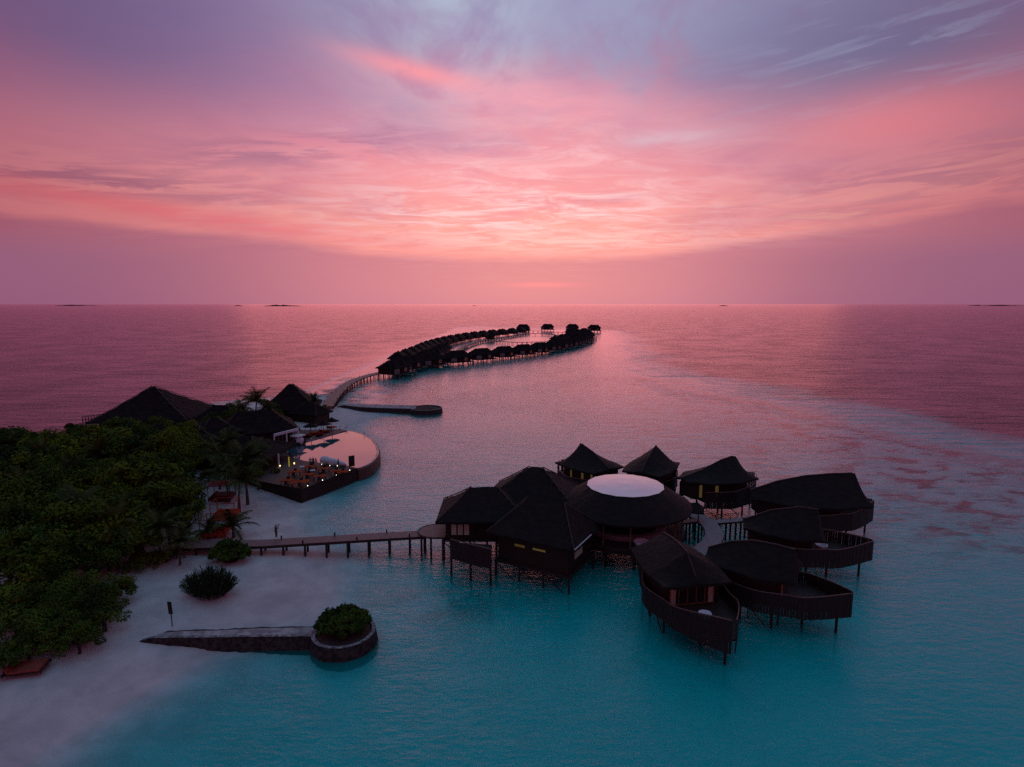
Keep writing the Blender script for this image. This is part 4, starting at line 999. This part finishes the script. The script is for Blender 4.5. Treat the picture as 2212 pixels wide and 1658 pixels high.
for (x, y, sh, tr2, lb, rz_, arm) in ((625, 1090, WTC, SKC, 'person in white shirt and grey trousers, left of the three on the deck', 200, 'bent'), (683, 1085, BRC, DKC, 'person in brown shirt between two people in white', 170, 'down'), (738, 1095, WTC, WTC, 'person all in white, right of the three on the deck', 140, 'bent'), (1185, 1110, DKC, DKC, 'person in dark clothes standing before the white pool cover', 100, 'down')):
    q = DCROP(x, y, 2.2); person(f'{lb}', (q.x, q.y, 2.18), R(rz_), sh, tr2, arm)
q = DCROP(140, 590, 2.2); person('person in pale clothes standing under the white framed canopy', (q.x + .6, q.y + .5, 2.16), R(60), WTC, SKC)

# herons on the pool rim
def heron(label, loc, rz):
    t = thing('heron', label, 'bird', loc, rz, 'herons standing at the edge of the pool')
    skin('body', [(0, 0, .55), (0, .16, .50), (0, .32, .42), (0, -.12, .66), (0, -.16, .82), (0, -.10, .95), (0, -.22, .98), (0, -.36, .95), (.05, 0, .42), (.05, .03, .2), (.05, 0, .01), (-.05, 0, .42), (-.05, .03, .2), (-.05, 0, .01)],
         [(0, 1), (1, 2), (0, 3), (3, 4), (4, 5), (5, 6), (6, 7), (0, 8), (8, 9), (9, 10), (0, 11), (11, 12), (12, 13)], [.10, .09, .02, .05, .03, .025, .035, .008, .02, .012, .012, .02, .012, .012], SKC, t)
q = DCROP(1703, 462, 2.2); heron('grey heron on the curved rim of the infinity pool', (q.x, q.y, 2.18), R(200))
q = DCROP(1358, 345, 2.2); heron('dark heron at the point where pool coping and rim meet', (q.x, q.y, 2.2), R(120))

# ------------------------------------------------------------------ island buildings
def ibuild(label, c, L, Wd, ze, zr, ridge, rz, seed, name='thatched_house', cat='building', z0=1.2, wm=None, wallk=.82):
    return hipped(name, label, cat, c, L, Wd, z0, ze, zr, ridge, rz, THATCH2, wallk, False, False, seed, 'thatched resort buildings on the island', .25, wm)
ibuild('biggest island house, its wide pointed thatch roof above the trees at far left', (-90.0, 147), 22, 21, 4.6, 11.6, .3, R(10), 31)
ibuild('low house with a small thatch peak just right of the biggest roof', (-70.5, 141), 14, 9, 4.2, 7.8, 1.5, R(8), 32)
ibuild('pyramid roofed pavilion near the foot of the curving pier', (-60.5, 160.5), 14.5, 14, 4.2, 10.4, .4, R(12), 33, 'thatched_pavilion')
ibuild('low thatched annex right of the pyramid roofed pavilion', (-53.5, 155), 9, 7, 3.4, 6.0, 1.6, R(-20), 38)
r1 = ibuild('restaurant wing with white framed front facing the sun deck', (-56.5, 127.8), 17, 13, 5.0, 8.8, 3.5, R(28), 34, 'restaurant_building')
ibuild('restaurant wing whose roof corner points over the pool', (-54.0, 110.8), 21, 13.5, 4.2, 7.0, 4.5, R(-6), 35, 'restaurant_building', wallk=.62)
ibuild('rear restaurant roof half hidden by palms', (-68.5, 118.5), 19, 14, 4.7, 8.0, 3.5, R(14), 36, 'restaurant_building')
ibuild('pink tinged thatch roof behind the palms in front of the restaurant', (-62.5, 122.0), 9, 9, 5.6, 8.4, .6, R(38), 37, 'restaurant_building')
cn = thing('white_canopy', 'white framed canopy front of the restaurant beside the sun deck', 'canopy', (0, 0, 0))
a = W(592, 938, 5.6); b_ = W(644, 925, 5.6); d_ = b_ - a; L_ = d_.length; rz_ = math.atan2(d_.y, d_.x)
MB().box(((a.x + b_.x) / 2, (a.y + b_.y) / 2, 5.35), (L_, .35, .5), rz_).build('beam', WHITEM, cn)
for i in range(7):
    p = a + d_ * (i / 6); MB().box((p.x, p.y, 3.65), (.2 if i % 3 == 0 else .1, .2 if i % 3 == 0 else .1, 3.0), rz_).build('column', WHITEM if i % 3 == 0 else RAILM, cn)
aw = thing('awning', 'low white edged awning over a dark bar beside the pool', 'awning', (0, 0, 0))
a = W(635, 943, 4.2); b_ = W(652, 938, 4.2); d_ = b_ - a; rz_ = math.atan2(d_.y, d_.x)
MB().box(((a.x + b_.x) / 2, (a.y + b_.y) / 2, 4.1), (d_.length, 2.2, .18), rz_).build('canopy', WHITEM, aw)
MB().box(((a.x + b_.x) / 2 + .3, (a.y + b_.y) / 2, 2.75), (d_.length * .9, 1.4, 1.1), rz_).build('counter', DARKM, aw)
for p in (a, b_): MB().box((p.x, p.y, 3.1), (.1, .1, 1.9)).build('post', RAILM, aw)
lw = thing('lit_doorway', 'narrow doorway glowing yellow in the restaurant wall', 'doorway', tuple(W(625, 1012, 2.2)), R(20))
MB().box((0, 0, 1.2), (.2, .08, 1.8)).build('opening', mat('door_glow', (.5, .4, .05), emit=(.95, .75, .05), estr=.22), lw); MB().box((0, 0, 2.2), (.5, .1, .1)).build('frame', FRAMEM, lw)
wp_ = thing('white_column', 'slender white column at the restaurant steps', 'column', tuple(W(603, 1012, 2.2)), 0)
MB().box((0, 0, 1.35), (.22, .22, 2.7), top=(.9, .9)).build('shaft', WHITEM, wp_); MB().box((0, 0, .06), (.4, .4, .12)).build('plinth', WHITEM, wp_)
for (u0, v0, u1, v1, lb) in ((416, 920, 436, 918, 'pale flat roof strip seen between trees behind the big thatch'), (414, 983, 430, 981, 'pale paved patch with a white chair among the trees')):
    q = W((u0 + u1) / 2, (v0 + v1) / 2, 3.2); t = thing('flat_roof', lb, 'roof', (q.x, q.y, 0), R(6))
    MB().box((0, 0, 3.1), (6.0, 3.4, .2)).build('slab', GREYC, t)
    MB().box((-2, 0, 2.0), (.25, 2.8, 2.1)).build('wall', WALLM, t); MB().box((2, 0, 2.0), (.25, 2.8, 2.1)).build('wall', WALLM, t)
tr2 = thing('trellis', 'wooden trellis fence above the trees left of the biggest roof', 'fence', (0, 0, 0)); a = W(178, 905, 5.2); b_ = W(240, 896, 5.2); mb = MB()
for i in range(11): p = a + (b_ - a) * (i / 10); mb.box((p.x, p.y, 4.4), (.12, .12, 2.4))
for z_ in (4.2, 4.9, 5.6): mb.tube([(a.x, a.y, z_), (b_.x, b_.y, z_)], .07, 5)
mb.build('lattice', STILTM, tr2)

# ------------------------------------------------------------------ red framed beach beds, lounger, sign
def redbed(label, q, rz, canopy=False, fm=REDF, cm=ORNG, s_=1.0):
    t = thing('canopy_bed', label, 'beach bed', (q.x, q.y, 1.25), rz, 'square framed beach beds on the sand'); l, wd, h_ = 2.6 * s_, 2.2 * s_, 2.5
    f = MB()
    for sx in (-1, 1):
        for sy in (-1, 1): f.box((sx * l / 2, sy * wd / 2, h_ / 2), (.09, .09, h_))
    for sy in (-1, 1): f.box((0, sy * wd / 2, h_), (l + .09, .085, .09))
    for sx in (-1, 1): f.box((sx * l / 2, 0, h_ + .003), (.085, wd - .1, .09))
    f.build('frame', fm, t); MB().box((0, 0, .42), (l * .97, wd * .97, .5)).build('base', fm, t); MB().box((0, 0, .76), (l * .9, wd * .9, .18), top=(.96, .96)).build('cushion', cm, t)
    MB().box((-l * .3, 0, .98), (.3, wd * .6, .26)).build('bolster', cm, t)
    if canopy:
        c_ = MB(); c_.quad((-l / 2, -wd / 2, h_ + .1), (l / 2, -wd / 2, h_ + .1), (l / 2, 0, h_ + .45), (-l / 2, 0, h_ + .45)); c_.quad((-l / 2, 0, h_ + .45), (l / 2, 0, h_ + .45), (l / 2, wd / 2, h_ + .1), (-l / 2, wd / 2, h_ + .1)); c_.build('canopy', RED, t, fix=False)
redbed('dark red beach bed with a crimson canopy, farthest of the three on the sand', W(480, 1071, 1.8), R(8), True, DREDM, DREDM, 1.25)
redbed('open red framed beach bed without canopy, middle one beside a small palm', W(488, 1110, 1.8), R(8), False, REDF, ORNG, 1.25)
redbed('orange red framed beach bed half hidden by young palms, nearest the pier', W(467, 1147, 1.8), R(8), False, REDF, ORNG, 1.2)
q = W(58, 1443, 1.5); t = thing('sun_lounger', 'low red orange lounger on the dark sand at bottom left', 'lounger', (q.x, q.y, 1.3), R(14)); lounger_mesh(t, 2.9, 1.9, mat('rust_cushion', (.30, .05, .03), (.2, .035, .02), .7))
sg = thing('signpost', 'narrow dark signboard on a thin post at the landward end of the groyne', 'sign', tuple(W(372, 1350, 1.0)), R(-10))
MB().tube([(0, 0, -.3), (-.05, 0, 1.7)], .05, 6).build('post', STILTM, sg); MB().box((-.07, -.03, 1.75), (.42, .07, 1.25), 0, R(-4)).build('board', DARKM, sg)
dr = random.Random(4); 
# ------------------------------------------------------------------ plants
def leaves(mb, c, r, n_, size, rr, flat=.75, shell=.55):
    for _ in range(n_):
        while True:
            p = Vector((rr.uniform(-1, 1), rr.uniform(-1, 1), rr.uniform(-1, 1)))
            if p.length < 1: break
        p = p.normalized() * (shell + (1 - shell) * rr.random()) if rr.random() < .8 else p
        q = Vector((c[0] + p.x * r[0], c[1] + p.y * r[1], c[2] + p.z * r[2]))
        nrm = (p + Vector((rr.gauss(0, .6), rr.gauss(0, .6), rr.gauss(.5, .5)))).normalized()
        a = nrm.cross(Vector((rr.gauss(0, 1), rr.gauss(0, 1), rr.gauss(0, 1)))).normalized(); b_ = nrm.cross(a)
        s_ = size * rr.uniform(.6, 1.3); mb.quad(q - a * s_, q - b_ * s_ * .5, q + a * s_, q + b_ * s_ * .5)
def tree_mesh(seed, rad, hgt, zc_, ncl, nl, size):
    rr = random.Random(seed); mb = MB(); cl = []
    for i in range(ncl):
        a = rr.uniform(0, 6.283); q = math.sqrt(rr.random()); up = rr.random()
        x, y = rad * .78 * q * math.cos(a), rad * .78 * q * math.sin(a); z = zc_ + hgt * (.5 * (1 - q * q) + rr.uniform(-.42, .12))
        r_ = rr.uniform(.22, .42) * rad; cl.append((x, y, z)); leaves(mb, (x, y, z), (r_, r_, r_ * .7), nl, size, rr)
    me = bpy.data.meshes.new('crown'); me.from_pydata(mb.v, [], mb.f); me.update(); me.materials.append(LEAF)
    tm = MB(); tm.tube([(0, 0, -.4), (rr.uniform(-.1, .1), 0, zc_ * .4), (rr.uniform(-.3, .3), rr.uniform(-.3, .3), zc_ * .8)], [.26, .2, .14], 8)
    for c_ in cl[:9]: tm.tube([(0, 0, zc_ * .5), (c_[0] * .5, c_[1] * .5, (zc_ * .5 + c_[2]) / 2 + .2), c_], [.13, .08, .03], 5)
    te = bpy.data.meshes.new('trunk'); te.from_pydata(tm.v, [], tm.f); te.update(); te.materials.append(BARK)
    return me, te
TV = [tree_mesh(s_, 3.4 + .25 * (s_ % 3), 3.0 + .8 * (s_ % 2), 4.6, 18 + 5 * (s_ % 3), 210, (.13, .17, .22, .15, .25)[s_ - 1]) for s_ in (1, 2, 3, 4, 5)]
SV = []
for s_ in (11, 12, 13):
    me, te = tree_mesh(s_, 2.6, 2.6, 1.9, 26, 170, .13); me.materials[0] = LEAF2; SV.append((me, te))
def tree(label, x, y, z, s_, rz, var, name='broadleaf_tree', cat='tree', group='trees of the dense grove', V=None, sz=None):
    me, te = (V or TV)[var]
    root = thing(name, label, cat, (x, y, z), rz, group); root.scale = (s_, s_, sz or s_)
    for nm, d_ in (('crown', me), ('trunk', te)):
        o_ = bpy.data.objects.new(nm, d_); C.objects.link(o_); o_.parent = root
    return root
# rows of the grove: each row is drawn at the height of its crowns; (v at crown, first u, last u, crown z, scale)
rr = random.Random(77)
rowsV = [(966, -40, 120, 5.0, .85, 5), (938, 150, 420, 5.6, .85, 9), (968, 60, 380, 6.0, .95, 9), (990, 20, 395, 6.4, 1.1, 9), (1030, -30, 385, 6.4, 1.1, 8), (1070, 30, 392, 6.2, 1.1, 7),
         (1110, -10, 380, 5.8, 1.05, 7), (1160, 30, 325, 5.4, 1.0, 5), (1210, -20, 225, 5.0, 1.0, 4), (1260, 20, 235, 4.4, .9, 4), (1305, -20, 215, 3.8, .8, 4), (1350, 25, 185, 3.2, .7, 3)]
RN = ['back', 'second', 'third', 'fourth', 'fifth', 'sixth', 'seventh', 'eighth', 'ninth', 'tenth', 'eleventh', 'front']
for ri, (v, u0, u1, zc_, s_, n_) in enumerate(rowsV):
    for i in range(n_):
        u = u0 + (u1 - u0) * (i + .5) / n_ + rr.uniform(-10, 10); vv = v + rr.uniform(-8, 8)
        q = W(u, vv, zc_); g_ = s_ * rr.uniform(.74, 1.26)
        shr = ri >= 9 and i >= n_ - 3
        pre = {0: 'wispy', 11: 'low'}.get(ri, 'dark leafy')
        lb = f'{pre} tree in the grove, {ORD[i]} from the left in the {RN[ri]} row'
        if ri == 11: lb += ' by the beach'
        if ri >= 9: tree(lb, q.x, q.y, max(.9, zc_ - 3.0 * g_), g_ * 1.35, rr.uniform(0, 6.28), rr.randrange(3), V=SV)
        else: tree(lb, q.x, q.y, max(.9, zc_ - 5.4 * g_), g_ * 1.12, rr.uniform(0, 6.28), rr.randrange(5))
for (u, v, z_, s_, lb, var) in ((395, 1075, 4.6, .82, 'rounded tree bulging over the sand at the right edge of the grove', 2), (402, 1000, 5, .8, 'tree at the right edge of the grove below the restaurant roofs', 1),
                               (388, 1125, 4.0, .75, 'tree whose dark crown overhangs the sand left of the beach beds', 0),
                               (462, 905, 5.4, .75, 'leafy tree between the big roof and the restaurant roofs', 3), (500, 900, 5.6, .8, 'leafy tree directly left of the tallest palm trunk', 1), (590, 893, 4.6, .6, 'small leafy tree between the tallest palm and the pyramid roof', 4),
                               (445, 945, 5.4, .7, 'tree in front of the low thatch peak beside the pale roof strip', 2), (545, 905, 5.0, .7, 'leafy tree under the crown of the tallest palm', 0), (470, 950, 5.5, .6, 'small leafy tree against the rear restaurant roof', 3)):
    q = W(u, v, z_); tree(lb, q.x, q.y, 1.2, s_ * 1.1, rr.uniform(0, 6), var)
for (u, v, s_, sz, lb, var) in ((225, 1340, .95, .9, 'bright green shrub mass at the lower right edge of the grove', 0), (170, 1385, .8, .8, 'lowest green shrub of the grove touching the pale sand', 1), (250, 1285, .85, .9, 'green shrub bulging onto the sand below the tree trunk', 2),
                                (60, 1400, .8, .8, 'dark shrub above the red orange lounger', 0), (5, 1425, .8, .8, 'dark shrub in the bottom left corner', 2), (110, 1345, .9, .9, 'shrub between the lounger and the lowest shrub of the grove', 1),
                                (300, 1215, .7, .7, 'shrub at the landward end of the pier', 1), (345, 1200, .55, .5, 'low shrub left of the pier start with yellow tips', 2),
                                (560, 930, .9, .8, 'bushes between the restaurant and the pyramid pavilion', 1), (690, 884, 1.1, .7, 'low round bush at the foot of the curving pier', 0), (660, 895, 1.2, .7, 'dark bush below the pyramid roofed pavilion', 2),
                                (520, 905, 1.4, 1.1, 'broad bush behind the palms left of the pavilion', 0), (600, 905, 1.0, .8, 'bush in front of the pyramid roofed pavilion', 1), (470, 912, 1.5, 1.2, 'tall bush right of the low thatch peak', 2), (495, 893, 1.3, 1.1, 'bush beside the crown of the tallest palm', 1),
                                (450, 1030, .8, .7, 'dark bush under the garden lamps', 1), (500, 1030, .9, .8, 'dark bush under the middle palm', 0), (545, 1030, .9, .8, 'dark bush between the palms and the pool deck', 2), (425, 1005, 1.0, .9, 'dark bush left of the garden lamps', 0)):
    q = W(u, v, 2.2); tree(lb, q.x, q.y, 1.1, s_, rr.uniform(0, 6), var, 'shrub', 'shrub', 'shrubs around the beach', SV, sz)
q = W(594, 1015, 2.6); yb = tree('ochre leaved shrub at the restaurant steps', q.x, q.y, 1.9, .38, 0, 0, 'shrub', 'shrub', 'shrubs around the beach', SV, .3)
ym = SV[0][0].copy(); ym.materials[0] = LEAFY; yb.children[0].data = ym
# separate beach bushes
def bush(label, q, rx, ry, rz_, seed, spiky, size, n_, lm=LEAF2, name='bush'):
    rr = random.Random(seed); mb = MB(); st = MB()
    if spiky:
        for i in range(240):
            a = rr.uniform(0, 6.283); t = math.sqrt(rr.random()); tip = Vector((math.cos(a) * t * rx, math.sin(a) * t * ry, rz_ * (1.05 - .55 * t * t) * rr.uniform(.75, 1.1)))
            base = Vector((tip.x * .5, tip.y * .5, .05)); st.tube([tuple(base), tuple(tip)], [.02, .008], 4, False)
            for j in range(44):
                u_ = rr.uniform(.3, 1.0); p = base + (tip - base) * u_ + Vector((rr.gauss(0, .08), rr.gauss(0, .08), rr.gauss(0, .05))); dr_ = ((tip - base).normalized() + Vector((rr.gauss(0, .6), rr.gauss(0, .6), rr.gauss(.2, .4)))).normalized()
                sd_ = dr_.cross(Vector((0, 0, 1))).normalized(); mb.quad(p, p + dr_ * size + sd_ * size * .3, p + dr_ * size * 2, p + dr_ * size - sd_ * size * .3)
    else:
        for i in range(n_):
            a = rr.uniform(0, 6.283); t = math.sqrt(rr.random()); z = rz_ * (.78 - .45 * t * t) * rr.uniform(.7, 1.1); c_ = (math.cos(a) * t * rx * .85, math.sin(a) * t * ry * .85, z)
            leaves(mb, c_, (.42, .42, .34), 75, size, rr, shell=.3); st.tube([(c_[0] * .3, c_[1] * .3, 0), c_], [.04, .015], 4, False)
    root = thing(name, label, 'bush', tuple(q), 0, 'single bushes on the beach'); mb.build('foliage', lm, root, fix=False); st.build('stem', BARK, root, fix=False)
q = W(745, 1360, 1.5); bush('leafy green bush filling the round stone planter', Vector((-16.1, 52.8, 1.1)), 2.8, 2.6, 2.7, 5, False, .16, 150)
q = W(455, 1288, 1.0); q.z = 1.0; bush('spiky dark green bush alone on the sand above the groyne', q, 3.0, 2.2, 3.0, 6, True, .13, 0, leafmat('leaf_scaevola', (.035, .06, .025), (.018, .036, .02), (.05, .07, .03)))
q = W(497, 1215, 1.0); q.z = 1.1; bush('rounded green bush against the near side of the pier', q, 2.7, 1.8, 3.2, 7, False, .15, 120)

def palm_mesh(seed, nf, L_, droop, trunk_h, lean):
    rr = random.Random(seed); mb = MB()
    top = Vector((lean, 0, trunk_h))
    for i in range(nf):
        a = 6.283 * i / nf + rr.uniform(-.2, .2); e = rr.uniform(-.15, 1.4); l = L_ * rr.uniform(.8, 1.08); d_ = Vector((math.cos(a) * math.cos(e), math.sin(a) * math.cos(e), math.sin(e)))
        P = []; p = top.copy(); n_ = 14
        for j in range(n_ + 1):
            P.append(p.copy()); d_ = (d_ + Vector((0, 0, -droop * (j / n_) * .22))).normalized(); p = p + d_ * l / n_
        for j in range(n_):
            a_, b_ = P[j], P[j + 1]; dd = (b_ - a_).normalized(); sd_ = dd.cross(Vector((0, 0, 1))); sd_ = sd_.normalized() if sd_.length > .01 else Vector((1, 0, 0)); up = sd_.cross(dd)
            ll = L_ * .26 * math.sin(math.pi * (.12 + .84 * (j + .5) / n_)) ** .7
            mb.quad(a_ - sd_ * .03, b_ - sd_ * .02, b_ + sd_ * .02, a_ + sd_ * .03)
            for s_ in (-1, 1):
                for h_ in (0.1, .6):
                    r0_ = a_ + (b_ - a_) * h_; tip = r0_ + (sd_ * s_ + dd * .75 - Vector((0, 0, .35 + rr.random() * .45))).normalized() * ll
                    mb.quad(r0_, r0_ + dd * .05, tip + dd * .02, tip)
                    mb.tri(r0_, r0_ + dd * (.12), tip)
    me = bpy.data.meshes.new('crown'); me.from_pydata(mb.v, [], mb.f); me.update(); me.materials.append(LEAFP)
    tm = MB().tube([(0, 0, -.3), (lean * .15, 0, trunk_h * .3), (lean * .5, 0, trunk_h * .65), (lean, 0, trunk_h)], [.24, .16, .13, .12], 8)
    te = bpy.data.meshes.new('trunk'); te.from_pydata(tm.v, [], tm.f); te.update(); te.materials.append(PBARK); return me, te
PV = [palm_mesh(1, 26, 4.6, .95, 7.0, .6), palm_mesh(2, 24, 4.3, .85, 7.0, -.5), palm_mesh(3, 28, 4.4, 1.05, 7.0, .3), palm_mesh(4, 14, 3.1, .85, 1.4, .1)]
PALMS = [(548, 868, 8.0, 1.25, 'tallest palm, its crown standing against the sea left of the pavilion', 0), (575, 884, 6.5, 1.0, 'palm just right of the tallest palm', 1), (520, 886, 6.5, .85, 'palm left of the tallest palm', 2),
         (680, 866, 6.0, .6, 'small palm behind the pyramid roofed pavilion', 1), (488, 962, 7.5, .95, 'palm crown in front of the rear restaurant roof', 2), (470, 985, 7.0, .9, 'palm above the left garden lamp', 0), (530, 1000, 7.6, 1.15, 'biggest of the palms between the sand and the restaurant', 1),
         (553, 985, 6.8, .9, 'palm against the dark restaurant roof next to the pool deck', 2), (512, 1035, 6.0, .95, 'palm whose dark trunk rises from the sand beside the beach beds', 0), (490, 1020, 6.0, .85, 'palm behind the crimson canopy bed', 1),
         (20, 962, 6.5, 1.0, 'ragged palm at the left edge above the grove', 2), (330, 985, 7.5, .8, 'palm crown poking out of the back of the grove', 0), (245, 1130, 7.0, .9, 'palm with arched fronds in the middle of the grove', 1), (340, 1140, 5.6, .9, 'palm with arching fronds at the right side of the grove', 2),
         (95, 985, 7.4, .8, 'feathery palm crown among the leafy trees at upper left', 1), (60, 1060, 7.4, .85, 'palm crown at far left in the middle of the grove', 0), (215, 985, 8.0, .75, 'palm crown above the upper middle of the grove', 2),
         (290, 1040, 7.8, .8, 'palm crown in the right middle of the grove', 1), (150, 1030, 7.6, .7, 'short fronded palm crown between leafy trees, mid left', 0), (385, 1170, 4.2, .65, 'low palm with hanging fronds at the edge of the sand', 2),
         (300, 1165, 4.6, .8, 'palm above the dark tree trunk near the pier start', 0), (160, 1100, 7.0, .9, 'palm in the left middle of the grove', 2)]
for (u, v, zc_, s_, lb, var) in PALMS:
    q = W(u, v, zc_); me, te = PV[var]; root = thing('palm_tree', lb, 'palm', (q.x, q.y, 1.2), rr.uniform(0, 6.28), 'coconut palms on the island'); root.scale = (s_, s_, (zc_ - 1.2) / 7.0)
    for nm, dm in (('crown', me), ('trunk', te)): o_ = bpy.data.objects.new(nm, dm); C.objects.link(o_); o_.parent = root
for (u, v, s_, lb) in ((505, 1163, 1.15, 'young palm with upright fronds just behind the pier'), (452, 1167, .9, 'small young palm left of the upright one behind the pier'), (402, 1172, .85, 'young palm at the leftmost visible part of the pier'), (382, 1212, .5, 'tiny palm seedling on the near side of the pier'), (345, 1225, .6, 'small palm on the sand under the grove near the pier')):
    q = W(u, v, 1.0); me, te = PV[3]; root = thing('young_palm', lb, 'palm', (q.x, q.y, 1.1), rr.uniform(0, 6.28), 'young palms beside the pier'); root.scale = (s_,) * 3
    for nm, dm in (('crown', me), ('trunk', te)): o_ = bpy.data.objects.new(nm, dm); C.objects.link(o_); o_.parent = root
